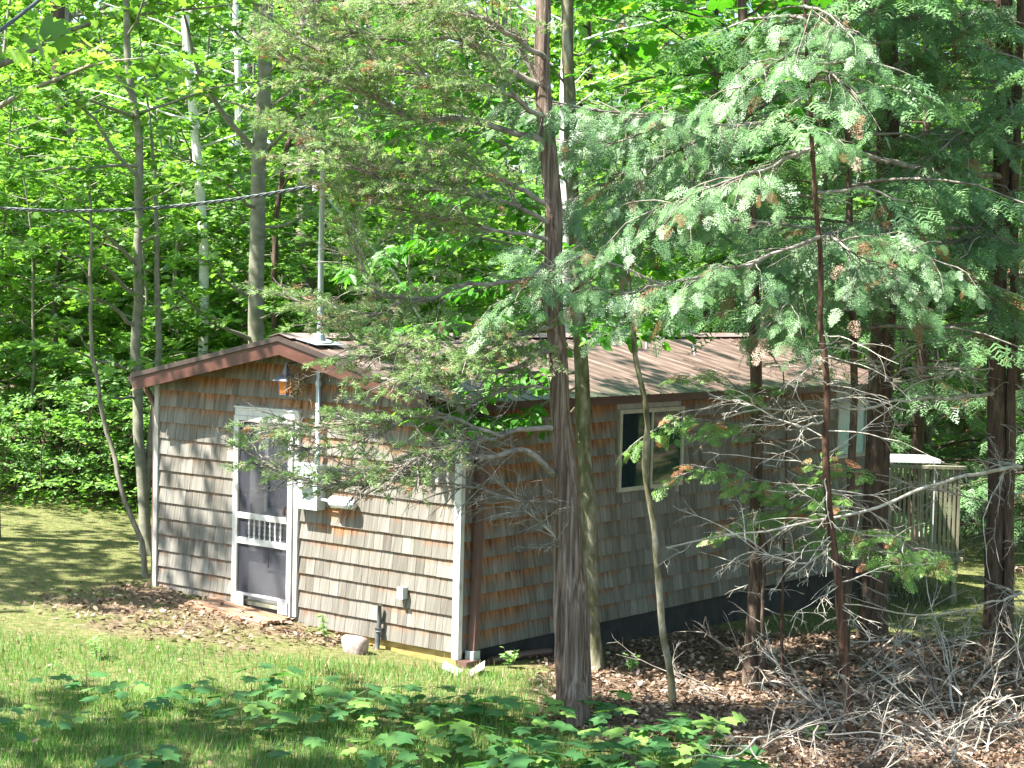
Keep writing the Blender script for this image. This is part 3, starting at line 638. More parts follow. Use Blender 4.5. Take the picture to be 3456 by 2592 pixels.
# doorstep of planks, block, rock, splash block, pipes on the ground
a_, b_, c_, d_ = gpt(628, 2060), gpt(720, 2035), gpt(985, 2105), gpt(880, 2135)
st = thing("wooden_doorstep", "low weathered plank platform lying in front of the screen door", "doorstep", ((a_ + c_) / 2))
ux = (c_ - b_); ln_ = np.linalg.norm(ux); ux /= ln_; uy = np.array([-ux[1], ux[0], 0]) * -1.0
zt = max(a_[2], c_[2]) + .05; A0 = a_.copy()
if uy @ (a_ - b_) < 0: uy = -uy
dep = .42
for q in range(5):
    p0 = b_ + uy * (q * dep / 5 + .004); p1 = b_ + uy * ((q + 1) * dep / 5 - .004); dz = float(r.uniform(-.006, .006)); lo_ = float(r.uniform(-.03, .03))
    g = Geo(); c4 = [p0 + ux * lo_, p0 + ux * (ln_ + lo_), p1 + ux * (ln_ + lo_), p1 + ux * lo_]
    slope = (c_[2] - b_[2]) / ln_
    V = [(c[0], c[1], b_[2] + .03 + dz + slope * ((c - b_) @ ux)) for c in c4]; V2 = [(x, y, z + .03) for x, y, z in V]
    g.hexa(V + V2 if np.cross(np.array(V[1]) - V[0], np.array(V[3]) - V[0])[2] > 0 else [V[0], V[3], V[2], V[1]] + [V2[0], V2[3], V2[2], V2[1]]); part("plank", g, M['plank'], st)
def rockgeo(c, sx, sy, sz, seed, sub=3):
    import bmesh
    bm = bmesh.new(); bmesh.ops.create_icosphere(bm, subdivisions=sub, radius=1); rr = np.random.default_rng(seed)
    D = rr.normal(0, 1, (9, 3)); D /= np.linalg.norm(D, axis=1)[:, None]; off = rr.uniform(.55, .9, 9)
    v = []
    for w in bm.verts:
        p_ = np.array(w.co)
        for dd, oo in zip(D, off):
            k = p_ @ dd
            if k > oo: p_ = p_ - dd * (k - oo) * .85
        v.append(c + p_ * np.array([sx, sy, sz]))
    f = [[x.index for x in q.verts] for q in bm.faces]; bm.free()
    g = Geo(); g.add(v, tris=f); return g
c = gpt(1195, 2200); solid("rock", rockgeo(c + np.array([0, 0, .02]), .19, .14, .17, 3), M['rock'], "pinkish rounded rock on the ground before the shingle wall", "rock", smooth=True)
c = gpt(955, 2075); g = Geo(); g.box(c[0] - .16, c[0] + .16, c[1] - .05, c[1] + .07, c[2] - .02, c[2] + .07); solid("concrete_block", g, M['grey_trim'], "pale flat block half under the screen door sill", "block")
# folded white splash guard: two leaves in a V
c = gpt(1575, 2262); g = Geo()
for sgn, w in ((-1, .22), (1, .17)):
    v0 = c + np.array([0, 0, -.03]); d = RT * sgn * w + np.array([0, 0, .11]); e_ = -FW * .30 * np.array([1, 1, 0]); u_ = np.array([0, 0, .012])
    q = [v0, v0 + d, v0 + d + e_, v0 + e_]
    if sgn > 0: q = [q[0], q[3], q[2], q[1]]
    g.hexa([x for x in q] + [x + u_ for x in q])
solid("splash_guard", g, M['whiteplastic'], "folded white plastic scrap lying at the cabin corner", "splash guard")
g = Geo(); c1 = gpt(1555, 2170); c2 = gpt(1600, 2215); g.box(.04, .16, -.06, .16, -.315, -.235)
solid("spout_tray", g, M['gutter'], "rusty brown tray under the foot of the corner downspout", "tray")
g = Geo(); g.tube([(.16, .30, -.27), (.20, .75, -.27), (.24, 1.15, -.29)], .04, 8); solid("drain_extension", g, M['gutter'], "brown spout pipe lying on the ground along the side wall", "pipe", smooth=True)

# cables
def cable(name, P0, P1, sag, rad, mat, label, n_=24, twist=True):
    t = np.linspace(0, 1, n_)[:, None]; P = P0 * (1 - t) + P1 * t; P[:, 2] -= sag * 4 * (t * (1 - t))[:, 0]
    g = Geo()
    if twist:
        tt = np.linspace(0, 1, 160); Pf = np.stack([np.interp(tt, t[:, 0], P[:, k]) for k in range(3)], 1)
        for ph in (0, 2 * pi / 3, 4 * pi / 3):
            a = tt * 120 + ph; off = np.stack([0 * a, np.cos(a), np.sin(a)], 1) * rad * 1.0
            g.tube(Pf + off, rad * .75, 5)
    else: g.tube(P, rad, 6)
    return solid(name, g, mat, label, "cable", smooth=True)
cable("power_cable", np.array([XP - .08, -.08, 4.33]), at(-420, 640, 21.5), .26, .013, M['cable'], "thin twisted power cable running from the mast out to the left")
cable("telephone_cable", at(-120, 190, 12), at(260, -110, 13), .02, .014, M['cable'], "thick dark cable crossing the top left corner overhead", twist=False)
# thin blue mast behind the ridge with its guy
c = at(2183, 1130, 22)
g = Geo(); g.tube([c + np.array([0, 0, -.8]), c + np.array([0, 0, .75])], .016, 8); o_ = solid("antenna_mast", g, M['galv'], "thin blue-grey pole standing up behind the ridge", "mast", smooth=True)
g = Geo(); g.tube([at(2290, 1040, 21), at(2335, 1120, 21.2)], .012, 6); g.tube([at(2335, 1120, 21.2), at(2345, 1200, 21.2)], .012, 6); solid("guy_rod", g, M['galv'], "thin slanting grey rod behind the ridge right of the pole", "rod", smooth=True)

# ------------------------------------------------------------------ porch deck far right
dk0 = gpt(3010, 2030); dkz = dk0[2]
U = RT * np.array([1, 1, 0]); U /= np.linalg.norm(U); V_ = FW * np.array([1, 1, 0]); V_ /= np.linalg.norm(V_)
DZ = 23.5
def dpos(px, py): return at(px, py, DZ)
dl, dr = dpos(2960, 1900), dpos(3235, 1880)
deck = thing("porch_deck", "pale slatted porch deck with lattice skirt seen between the conifer trunks", "deck", (dl[0], dl[1], dpos(3000, 2000)[2]))
def obox(g, p0, du, dv, dz):  # box from a corner along U, V_, z
    q = [p0, p0 + U * du, p0 + U * du + V_ * dv, p0 + V_ * dv]; g.hexa(q + [x + np.array([0, 0, dz]) for x in q])
wdt = (dr - dl) @ U; zt_, zb_ = dpos(3100, 1580)[2], dpos(3100, 1875)[2]
for q in range(18):
    g = Geo(); obox(g, dl * np.array([1, 1, 0]) + np.array([0, 0, zb_]) + U * (.02 + q * wdt / 18), .035, .02, zt_ - zb_); part("baluster", g, M['deckwood'], deck)
g = Geo(); obox(g, dl * np.array([1, 1, 0]) + np.array([0, 0, zt_ + .002]) - V_ * .04, wdt + .05, .12, .04); part("handrail", g, M['deckwood'], deck)
for q in range(6):
    g = Geo(); obox(g, dl * np.array([1, 1, 0]) + np.array([0, 0, zb_ - .06]) - V_ * .03 + V_ * q * .22, wdt + .05, .21, .05); part("deck_board", g, M['deckwood'], deck)
zg = float(ground_h(dl[0], dl[1])); g = Geo()
for q in range(14):
    for sg in (-1, 1):
        a = dl * np.array([1, 1, 0]) + U * (wdt * q / 14) + np.array([0, 0, zg - .05 if sg > 0 else zb_ - .07]) + V_ * (.012 * sg)
        b = a + U * wdt / 5 * 1.0 + np.array([0, 0, (zb_ - .07 - zg + .05) * sg])
        if (b - dl) @ U > wdt: continue
        o2 = np.array([0, 0, .03]); g.hexa([a, b, b + V_ * .008, a + V_ * .008, a + o2, b + o2, b + V_ * .008 + o2, a + V_ * .008 + o2])
part("lattice", g, M['lattice'], deck)
for dx in (0, wdt - .08):
    g = Geo(); obox(g, dl * np.array([1, 1, 0]) + U * dx + V_ * .03 + np.array([0, 0, zg - .1]), .08, .08, zt_ - zg + .1); part("post", g, M['deckwood'], deck)
g = Geo(); p0 = at(2995, 1560, DZ + 1.2); obox(g, p0, .75, .8, .05); part_t = thing("patio_table", "white topped table standing on the porch deck", "table", p0)
part("table_top", g, M['whiteplastic'], part_t)
for du, dv in ((.05, .05), (.65, .05), (.05, .7), (.65, .7)):
    g = Geo(); obox(g, p0 + U * du + V_ * dv - np.array([0, 0, p0[2] - zb_]), .04, .04, p0[2] - zb_ - .002); part("leg", g, M['whiteplastic'], part_t)
# ------------------------------------------------------------------ thin sunlit haze between the trees
if HAZE > 0:
    m, n, o = newmat("haze_air"); vp = nd(n, "ShaderNodeVolumePrincipled"); vp.inputs["Density"].default_value = HAZE; vp.inputs["Color"].default_value = (.93, .97, .95, 1); vp.inputs["Anisotropy"].default_value = .3
    n.links.new(vp.outputs[0], o.inputs[1]); g = Geo(); g.box(-110, 110, -80, 140, -12, 32); link("haze", g.mesh("haze", m), kind="stuff")
#@@VEG
# ------------------------------------------------------------------ foliage templates
RH = np.array([(0, 0, 0), (.5, .30, .07), (1, 0, -.06), (.5, -.30, .07)]); RHF = np.array([(0, 2, 1), (0, 3, 2)])
_o = [(0, 0), (.02, .26), (.24, .50), (.34, .24), (.62, .44), (.66, .18), (1, 0)]
MP = np.array([(.34, 0, .0)] + [(a, b, .06 * abs(b) - .05 * a) for a, b in _o] + [(a, -b, .06 * abs(b) - .05 * a) for a, b in _o[1:-1][::-1]])
MPF = np.array([(0, k + 1, (k + 1) % 12 + 1) for k in range(12)])[:, ::-1]
# large serrated seedling leaf
_p = [(0, .0), (-.06, .14), (.0, .30), (-.02, .42), (.12, .44), (.22, .56), (.30, .44), (.36, .26), (.46, .40), (.54, .52), (.66, .54), (.68, .38), (.72, .22), (.80, .16), (.88, .10), (1.02, 0)]
BL = np.array([(.34, 0, .03)] + [(a, b, .05 - .16 * b * b - .10 * a * a) for a, b in _p] + [(a, -b, .05 - .16 * b * b - .10 * a * a) for a, b in _p[1:-1][::-1]])
BLF = np.array([(0, k + 1, (k + 1) % 30 + 1) for k in range(30)])[:, ::-1]
OV_ = np.array([(0, 0, 0), (.25, .2, .03), (.6, .24, .02), (1, 0, -.12), (.6, -.24, .02), (.25, -.2, .03)]); OVF = np.array([(0, 3, 2), (0, 2, 1), (0, 5, 4), (0, 4, 3)])
def frond(pairs, sub, droop=.12, seed=0, wid=.036):
    """flat feathery spray, 1 long: side twiglets carrying narrow blades"""
    r = np.random.default_rng(seed); v = []; f = []
    def blade(p, d, l, w):
        n = np.array([-d[1], d[0], 0]); b = len(v); v.extend([p + n * w * .9, p + d * l, p - n * w * .9]); f.append((b, b + 2, b + 1))
    for k in range(pairs):
        t = (k + .6) / pairs
        for s in (-1, 1):
            l = .42 * (1 - t) ** .7 * r.uniform(.7, 1.1) + .05; a = radians(52 + r.uniform(-8, 8)) * s
            d = np.array([math.cos(a), math.sin(a), -.15 + r.uniform(-.12, .12)]); p = np.array([t * .92, 0, -droop * t * t])
            blade(p, d, l, wid * .5)
            for j in range(sub):
                u = (j + .7) / sub; q = p + d * l * u
                for s2 in (-1, 1):
                    aa = a + s2 * radians(45); dd = np.array([math.cos(aa), math.sin(aa), r.uniform(-.3, .15)])
                    blade(q, dd, l * .42 * (1 - .6 * u) * r.uniform(.7, 1.2) + .03, wid * .62)
    blade(np.array([.8, 0, -droop * .64]), np.array([1, 0, -.2]), .25, wid * .7)
    return np.array(v), np.array(f)
FRN = [frond(9, 3, .14, s) for s in range(3)]         # near
FRF = [frond(6, 1, .14, s + 9, .07) for s in range(2)]  # far
def tuft(n, seed):
    r = np.random.default_rng(seed); v = []; f = []
    for k in range(n):
        a = r.uniform(-1.0, 1.0); b = r.uniform(-.6, .8); s0 = r.uniform(0, .55); l = r.uniform(.25, .5)
        d = np.array([math.cos(a) * math.cos(b), math.sin(a) * math.cos(b), math.sin(b)]); p = np.array([s0, r.normal(0, .05), r.normal(0, .05)])
        w = np.cross(d, r.normal(0, 1, 3)); w = w / np.linalg.norm(w) * .036
        i = len(v); v += [p + w, p + d * l, p - w]; f.append((i, i + 1, i + 2))
    return np.array(v), np.array(f)
TUF = [tuft(18, s) for s in range(4)]

# ------------------------------------------------------------------ growth
def wob(P, n_, amp, rng, ends=(True, False)):
    """resample a polyline smoothly to n_ points and roughen it"""
    P = np.asarray(P, float); d = np.concatenate([[0], np.cumsum(np.linalg.norm(np.diff(P, axis=0), axis=1))]); t = np.linspace(0, d[-1], n_)
    Q = np.stack([np.interp(t, d, P[:, k]) for k in range(3)], 1)
    if n_ > 4:
        Q[1:-1] = (Q[:-2] + 2 * Q[1:-1] + Q[2:]) / 4
    nz = rng.normal(0, amp, Q.shape); nz = (nz + np.roll(nz, 1, 0)) / 1.4
    if ends[0]: nz[0] = 0
    if ends[1]: nz[-1] = 0
    return Q + nz
def twist(v, a, axis):
    axis = axis / np.linalg.norm(axis); return v * math.cos(a) + np.cross(axis, v) * math.sin(a) + axis * (axis @ v) * (1 - math.cos(a))
ZUP = np.array([0, 0, 1.0])
SUNH = SUN * np.array([1, 1, 0]); SUNH /= np.linalg.norm(SUNH)      # leaves turn to the light, outer sprays hang outwards
LEAN = -FW * np.array([1, 1, 0]) * .7 + SUNH * .5; LEAN /= np.linalg.norm(LEAN)
def bare(geo, p, d, l, r0, rng, depth=2, sides=4, droop=0, kids=5, rnd=.5):
    """a crooked leafless branch with side twigs"""
    n_ = max(4, int(5 + depth * 2)); P = [p]; dd = d / np.linalg.norm(d)
    for k in range(n_ - 1):
        dd = dd + rng.normal(0, .13, 3) + np.array([0, 0, -droop]); dd /= np.linalg.norm(dd); P.append(P[-1] + dd * l / (n_ - 1))
    P = np.array(P); geo.tube(P, np.linspace(r0, max(r0 * .25, .0012), n_), sides, rnd, cap=False)
    if depth > 0:
        for k in range(kids):
            t = rng.uniform(.2, .95); i = min(int(t * (n_ - 1)), n_ - 2); q = P[i] + (P[i + 1] - P[i]) * (t * (n_ - 1) - i)
            base = P[i + 1] - P[i]; base /= np.linalg.norm(base)
            nd_ = twist(base, rng.choice([-1, 1]) * rng.uniform(.5, 1.15), ZUP + rng.normal(0, .5, 3))
            bare(geo, q, nd_, l * rng.uniform(.22, .5) * (1.1 - t * .5), r0 * .5, rng, depth - 1, max(3, sides - 1), droop, max(2, kids - 2), rnd)
    return P
def leafy(wood, leaves, P, reach, rng, tmpl, size, per_m=7, leaves_per=11, flat=.35, start=.25, twr=.003, tw=True, hang=0.0, quads=False):
    """twigs along limb P, alternating and nearly level, each with leaves on both sides"""
    d = np.concatenate([[0], np.cumsum(np.linalg.norm(np.diff(P, axis=0), axis=1))]); Lt = d[-1]
    n_ = max(3, int(Lt * (1 - start) * per_m)); t = np.sort(rng.uniform(start, 1, n_)) * Lt
    base = np.stack([np.interp(t, d, P[:, k]) for k in range(3)], 1)
    tan = np.stack([np.interp(np.minimum(t + .05, Lt), d, P[:, k]) for k in range(3)], 1) - np.stack([np.interp(np.maximum(t - .05, 0), d, P[:, k]) for k in range(3)], 1)
    tan /= np.linalg.norm(tan, axis=1)[:, None] + 1e-9
    side = np.cross(tan, ZUP); side /= np.linalg.norm(side, axis=1)[:, None] + 1e-6
    sg = np.where(np.arange(n_) % 2 == 0, 1, -1)[:, None] * rng.uniform(.5, 1.3, (n_, 1))
    D = tan * rng.uniform(.4, 1.0, (n_, 1)) + side * sg + np.stack([np.zeros(n_), np.zeros(n_), rng.normal(.02 - hang, .16, n_)], 1); D /= np.linalg.norm(D, axis=1)[:, None]
    ln = reach * rng.uniform(.45, 1.1, n_) * (1.15 - .55 * t / Lt)
    if tw:
        for b, dd, l in zip(base, D, ln):
            wood.tube(np.array([b, b + dd * l * .5 + rng.normal(0, .02, 3) , b + dd * l - ZUP * .04 * l]), [twr, twr * .8, twr * .4], 3, cap=False)
    m = leaves_per; u = (np.arange(m)[None] + rng.uniform(0, 1, (n_, m))) / m; u = .15 + .85 * u
    pos = base[:, None] + D[:, None] * (u * ln[:, None])[..., None]
    s2 = np.where(np.arange(m)[None] % 2 == 0, 1, -1) * rng.uniform(.3, 1.2, (n_, m))
    sd = np.cross(D, ZUP); sd /= np.linalg.norm(sd, axis=1)[:, None] + 1e-6
    ld = D[:, None] * rng.uniform(.3, 1, (n_, m, 1)) + sd[:, None] * s2[..., None]; ld[..., 2] += rng.normal(-.15 - hang, .2, (n_, m))
    nr = np.array([0, 0, 1.0]) + .5 * SUNH + rng.normal(0, flat, (n_, m, 3))
    pos = pos.reshape(-1, 3) + rng.normal(0, .03, (n_ * m, 3)); cl = np.repeat(rng.normal(0, .16, n_), m)
    rn = np.clip(rng.normal(.45, .2, n_ * m) + cl, 0, 1)
    leaves.scatter(tmpl[0], tmpl[1], pos, ld.reshape(-1, 3), nr.reshape(-1, 3), size * rng.uniform(.65, 1.25, n_ * m), rn, quads)
    return base, D, ln
def conif(wood, leaves, P, reach, rng, tmpls, flen, per_m=8, start=.2, droop=.35, along=3, tw=True, dead=.03, spread=.5, lean=0.0):
    """flat drooping sprays along limb P; each side twig carries a few fronds"""
    d = np.concatenate([[0], np.cumsum(np.linalg.norm(np.diff(P, axis=0), axis=1))]); Lt = d[-1]
    n_ = max(3, int(Lt * (1 - start) * per_m)); t = (start + (1 - start) * (np.arange(n_) + rng.uniform(0, 1, n_)) / n_) * Lt
    base = np.stack([np.interp(t, d, P[:, k]) for k in range(3)], 1)
    tan = np.stack([np.interp(np.minimum(t + .05, Lt), d, P[:, k]) for k in range(3)], 1) - np.stack([np.interp(np.maximum(t - .05, 0), d, P[:, k]) for k in range(3)], 1)
    tan /= np.linalg.norm(tan, axis=1)[:, None] + 1e-9
    side = np.cross(tan, ZUP); side /= np.linalg.norm(side, axis=1)[:, None] + 1e-6
    sg = np.where(np.arange(n_) % 2 == 0, 1, -1)[:, None] * rng.uniform(.5, 1.2, (n_, 1))
    D = tan * rng.uniform(.5, 1.0, (n_, 1)) + side * sg; D[:, 2] += rng.normal(-droop * .5, .14, n_); D /= np.linalg.norm(D, axis=1)[:, None]
    ln = reach * rng.uniform(.4, 1.1, n_) * (1.2 - .7 * t / Lt)
    pos = []; dirs = []; nrm = []; sc = []; rn = []
    for b, dd, l in zip(base, D, ln):
        k = max(1, int(along * l / reach + .5)); c = rng.normal(0, .12); isdead = rng.random() < dead
        end = b + dd * l - ZUP * droop * l * .35
        if tw: wood.tube(np.array([b, (b + end) / 2 + ZUP * .05 * l, end]), [.006, .004, .002], 3, cap=False)
        for j in range(k):
            u = (j + rng.uniform(.3, .9)) / k; q = b + (end - b) * u
            a = rng.uniform(-1, 1) * spread * 1.8
            e = twist(dd, a, ZUP); e = e + np.array([0, 0, -droop * rng.uniform(.3, 1.1)])
            pos.append(q); dirs.append(e + lean * (LEAN * .5 - ZUP * .35)); nrm.append(ZUP + lean * LEAN * 1.1 + rng.normal(0, .28, 3)); sc.append(flen * rng.uniform(.6, 1.2)); rn.append(.985 if isdead else float(np.clip(rng.normal(.42, .17) + c, 0, .92)))
    pos, dirs, nrm, sc, rn = map(np.array, (pos, dirs, nrm, sc, rn))
    w = rng.integers(0, len(tmpls), len(pos))
    for k, (tv, tf) in enumerate(tmpls):
        s_ = w == k; leaves.scatter(tv, tf, pos[s_], dirs[s_], nrm[s_], sc[s_], rn[s_], False)
def fans(wood, leaves, P, reach, rng, tmpls, flen, nper=5.0, start=.2, droop=.3, sub_reach=.2, sub_per=9, along=2, dead=.04, lean=.4, up=.0, sub_start=.12):
    """side branches off limb P, each a drooping open fan of sprays with gaps between"""
    d = np.concatenate([[0], np.cumsum(np.linalg.norm(np.diff(P, axis=0), axis=1))]); Lt = d[-1]; n_ = max(2, int(Lt * (1 - start) * nper))
    for k in range(n_ + 1):
        t = (start + (1 - start) * (k + rng.uniform(-.3, .3)) / n_); t = min(max(t, 0), 1) * Lt
        b = np.array([np.interp(t, d, P[:, c]) for c in range(3)]); i = min(max(np.searchsorted(d, t) - 1, 0), len(P) - 2); tn = P[i + 1] - P[i]; tn /= np.linalg.norm(tn)
        if k == n_: a = 0
        else: a = (1 if k % 2 else -1) * rng.uniform(.5, 1.25)
        e = twist(tn, a, ZUP + rng.normal(0, .25, 3)); e[2] += rng.normal(up, .16); e = e + lean * LEAN * .3; e /= np.linalg.norm(e)
        l = reach * rng.uniform(.4, 1.15) * (1.1 - .45 * t / Lt)
        Q = wob([b, b + e * l * .5 + ZUP * .03 * l, b + e * l - ZUP * droop * l * .5], 6, .012 * l + .004, rng); wood.tube(Q, np.linspace(.0065, .002, 6), 4, cap=False)
        conif(wood, leaves, Q, sub_reach, rng, tmpls, flen, per_m=sub_per, start=sub_start, droop=droop, along=along, tw=False, dead=dead, spread=.45, lean=lean * rng.uniform(.2, 1.2))
def trunk_path(pts, Z):
    return np.array([at(x, y, Z) if len(p_) == 2 else at(x, y, p_[2]) for p_ in pts for x, y in [p_[:2]]])
def base_pt(px, py):
    return gpt(px, py)
def path_from_base(pts):
    """first pixel sits on the ground; the rest rise at that distance"""
    B = gpt(*pts[0][:2]); Z = (B - CAM) @ FW
    P = [B - np.array([0, 0, .12])] + [at(p_[0], p_[1], Z + (p_[2] if len(p_) > 2 else 0)) for p_ in pts[1:]]
    return np.array(P), Z
def limb(pts): return np.array([at(*p_) for p_ in pts])

RB = np.random.default_rng(21)
# ------------------------------------------------------------------ background trees: a few kinds grown once, then copied
def grow_maple(seed, H, r0, limbs, zlo, zhi, reach, size, per=13, tmpl=(MP, MPF), lay=7):
    r = np.random.default_rng(seed); wood = Geo(); lv = Geo()
    T = wob([(0, 0, -.15), (r.normal(0, .12), r.normal(0, .12), H * .5), (r.normal(0, .3), r.normal(0, .3), H)], 12, .03, r)
    wood.tube(T, np.linspace(r0, r0 * .25, 12) * np.array([1.25] + [1] * 11), 8)
    for k in range(limbs):
        z = zlo + (zhi - zlo) * (k + r.uniform(0, 1)) / limbs; a = k * 2.4 + r.uniform(-.5, .5)
        t = z / H * 11; i = min(int(t), 10); p = T[i] + (T[i + 1] - T[i]) * (t - i)
        l = reach * r.uniform(.6, 1.15) * (1 - .45 * (z - zlo) / (zhi - zlo + .01)); up = r.uniform(.15, .6)
        d = np.array([math.cos(a), math.sin(a), up]); P = wob([p, p + d * l * .5, p + np.array([d[0], d[1], up * .62]) * l], 7, .03, r)
        wood.tube(P, np.linspace(r0 * .28, .006, 7), 4, cap=False)
        leafy(wood, lv, P, l * .38 + .15, r, tmpl, size, per_m=lay, leaves_per=per, start=.22, tw=False)
    return wood, lv
def proto(wood, lv, wm, lm):
    return wood.mesh("trunk", M[wm], True), lv.mesh("crown", M[lm])
PM = [proto(*grow_maple(40 + k, 5.2 + k * .5, .036 + .006 * k, 30, .7, 5.1 + .4 * k, 2.1, .12, 14), 'bark_smooth', ('maple', 'maple', 'maple_pale', 'maple')[k]) for k in range(4)]
PT = [proto(*grow_maple(60 + k, 13, .13 + .03 * k, 34, 3.2, 12.5, 3.4, .17, 12, lay=6), ('bark_grey', 'bark_dark', 'bark_smooth')[k], 'maple') for k in range(3)]
PT.append(proto(*grow_maple(66, 14, .17, 34, 5.2, 13.5, 5.4, .19, 10, lay=4), 'bark_grey', 'maple'))
PB = [proto(*grow_maple(80 + k, 1.7, .012, 12, .25, 1.65, .75, .085, 9, tmpl=(RH, RHF), lay=12), 'bark_dark', 'maple_pale') for k in range(3)]
def place(me, name, label, cat, group, x, y, rz, s, sz=None):
    z = float(ground_h(x, y)); t_ = thing(name, label, cat, (x, y, z), group); t_.rotation_euler = (0, 0, rz); t_.scale = (s, s, sz or s)
    link("trunk", me[0], t_); link("crown", me[1], t_); return t_
def free(x, y, m=1.0):
    if -4.45 - m - .2 < x < m and -1.0 - m < y < 9 + m: return False
    Z = (x - CAM[0]) * FW[0] + (y - CAM[1]) * FW[1]; X = (x - CAM[0]) * RT[0] + (y - CAM[1]) * RT[1]
    return Z, X
def zx(Z, X):  # forward / right distances -> x, y
    f = FW[:2] / np.linalg.norm(FW[:2]); q = RT[:2] / np.linalg.norm(RT[:2]); return CAM[:2] + f * Z + q * X
taken = []
def zone_of(a, Z):
    px = 1728 + F_PX * a; side_ = ' left of the mast' if px < 1050 else ' between mast and shaggy cedar' if px < 1850 else ' right of the shaggy cedar' if px < 2900 else ' at the far right'
    return side_ + (', farther back' if Z > 38 else '')
def try_place(Zr, Xr, n_, protos, name, lab, cat, grp, sep, sr, zs=(1, 1), tries=40, ok=None):
    c = 0
    for _ in range(n_ * tries):
        if c >= n_: break
        Z = RB.uniform(*Zr); X = RB.uniform(Xr[0] * Z, Xr[1] * Z); x, y = zx(Z, X)
        if not free(x, y, .9) or (ok and not ok(Z, X, x, y)): continue
        if any((x - a) ** 2 + (y - b) ** 2 < sep ** 2 for a, b in taken): continue
        taken.append((x, y)); s = RB.uniform(*sr)
        k = int(RB.integers(0, len(protos))); L_ = lab[k] if isinstance(lab, list) else lab
        zone = zone_of(X / Z, Z); place(protos[k], name, L_ + zone, cat, grp + zone, x, y, RB.uniform(0, 6.28), s, s * RB.uniform(*zs)); c += 1
k4 = ['slender leafy maple in the woods behind,'] * 2 + ['paler leafy maple in the woods behind,'] + ['slender leafy maple in the woods behind,']
lawn = lambda Z, X, x, y: not (Z < 25.5 and X < -2)
try_place((26.8, 33), (-.33, -.03), 30, PM, 'maple_tree', k4, 'tree', 'understorey maples,', 1.1, (.85, 1.2), ok=lawn)
try_place((27, 44), (-.05, .32), 22, PM, 'maple_tree', k4, 'tree', 'understorey maples,', 1.7, (.9, 1.3), ok=lambda Z, X, x, y: Z > 29 or X < 3)
try_place((34, 52), (-.33, .33), 42, PM, 'maple_tree', k4, 'tree', 'understorey maples,', 1.8, (1.0, 1.5), zs=(1, 1.3))
try_place((29, 55), (-.34, .34), 30, PT[:3], 'forest_tree', 'tall tree rising above the understorey behind,', 'tree', 'tall forest trees,', 2.2, (.9, 1.25))
try_place((25.2, 29.5), (-.33, -.12), 60, PB, 'leafy_shrub', 'low leafy shrub at the wood edge,', 'shrub', 'wood edge shrubs,', .45, (.7, 1.25))
# far wood: one mass of foliage closing the view
g = Geo(); n_ = 34000; r = np.random.default_rng(77)
Z = r.uniform(56, 74, n_); X = r.uniform(-.42, .42, n_) * Z; f = FW[:2] / np.linalg.norm(FW[:2]); q = RT[:2] / np.linalg.norm(RT[:2])
xy = CAM[:2] + Z[:, None] * f + X[:, None] * q
h = r.random(n_) ** .8 * (17 + 4 * np.sin(X * .5) + 3 * np.sin(X * 1.3 + 1)) * (1 - .40 * sstep(9, 13, X) * (1 - sstep(15, 17, X)))
pos = np.stack([xy[:, 0], xy[:, 1], ground_h(xy[:, 0], xy[:, 1]) + h], 1) + r.normal(0, .3, (n_, 3))
g.scatter(RH, RHF, pos, r.normal(0, 1, (n_, 3)), np.array([0, -.3, 1.0]) + r.normal(0, .6, (n_, 3)), r.uniform(.35, .9, n_), np.clip(r.normal(.4, .2, n_), 0, 1))
link("far_woods", g.mesh("far_woods", M['maple'], False), kind="stuff")
# undergrowth at the wood's edge
g = Geo(); n_ = 9000; Z = r.uniform(24.8, 33, n_); X = (r.uniform(-.33, -.09, n_)) * Z; xy = CAM[:2] + Z[:, None] * f + X[:, None] * q
keep = np.array([bool(free(a, b, .2)) for a, b in xy]) & ~((Z > 26.2) & (np.sin(X * 2.1) * np.cos(Z * 1.7) > -.1)); xy = xy[keep]; n_ = len(xy)
pos = np.stack([xy[:, 0], xy[:, 1], ground_h(xy[:, 0], xy[:, 1]) + r.random(n_) ** 1.5 * .45], 1)
g.scatter(RH, RHF, pos, r.normal(0, 1, (n_, 3)) * [1, 1, .3], np.array([0, 0, 1.0]) + r.normal(0, .4, (n_, 3)), r.uniform(.06, .14, n_), r.random(n_) * .8)
link("undergrowth", g.mesh("undergrowth", M['maple']), kind="stuff")
g = Geo()
for k in range(170):
    Z = r.uniform(25.6, 30); X = r.uniform(-.31, -.10) * Z; x, y = zx(Z, X)
    if not free(x, y, .3): continue
    z = float(ground_h(x, y)); g.tube(np.array([(x, y, z - .05), (x + r.normal(0, .05), y + r.normal(0, .05), z + .6), (x + r.normal(0, .12), y + r.normal(0, .12), z + r.uniform(.9, 1.5))]), [.010, .008, .004], 4, cap=False)
link("undergrowth_stems", g.mesh("undergrowth_stems", M['bark_dark']), kind="stuff")

# ------------------------------------------------------------------ named trees, placed where they stand
def tree(name, label, base, group=None): return thing(name, label, "tree", base, group)
def radii(n_, r0, r1, flare=1.5, k=2):
    a = np.linspace(r0, r1, n_); a[0] *= flare
    if n_ > 8: a[1] *= 1 + (flare - 1) * .35
    return a
def px_r(wpx, Z): return wpx / 2 * Z / F_PX

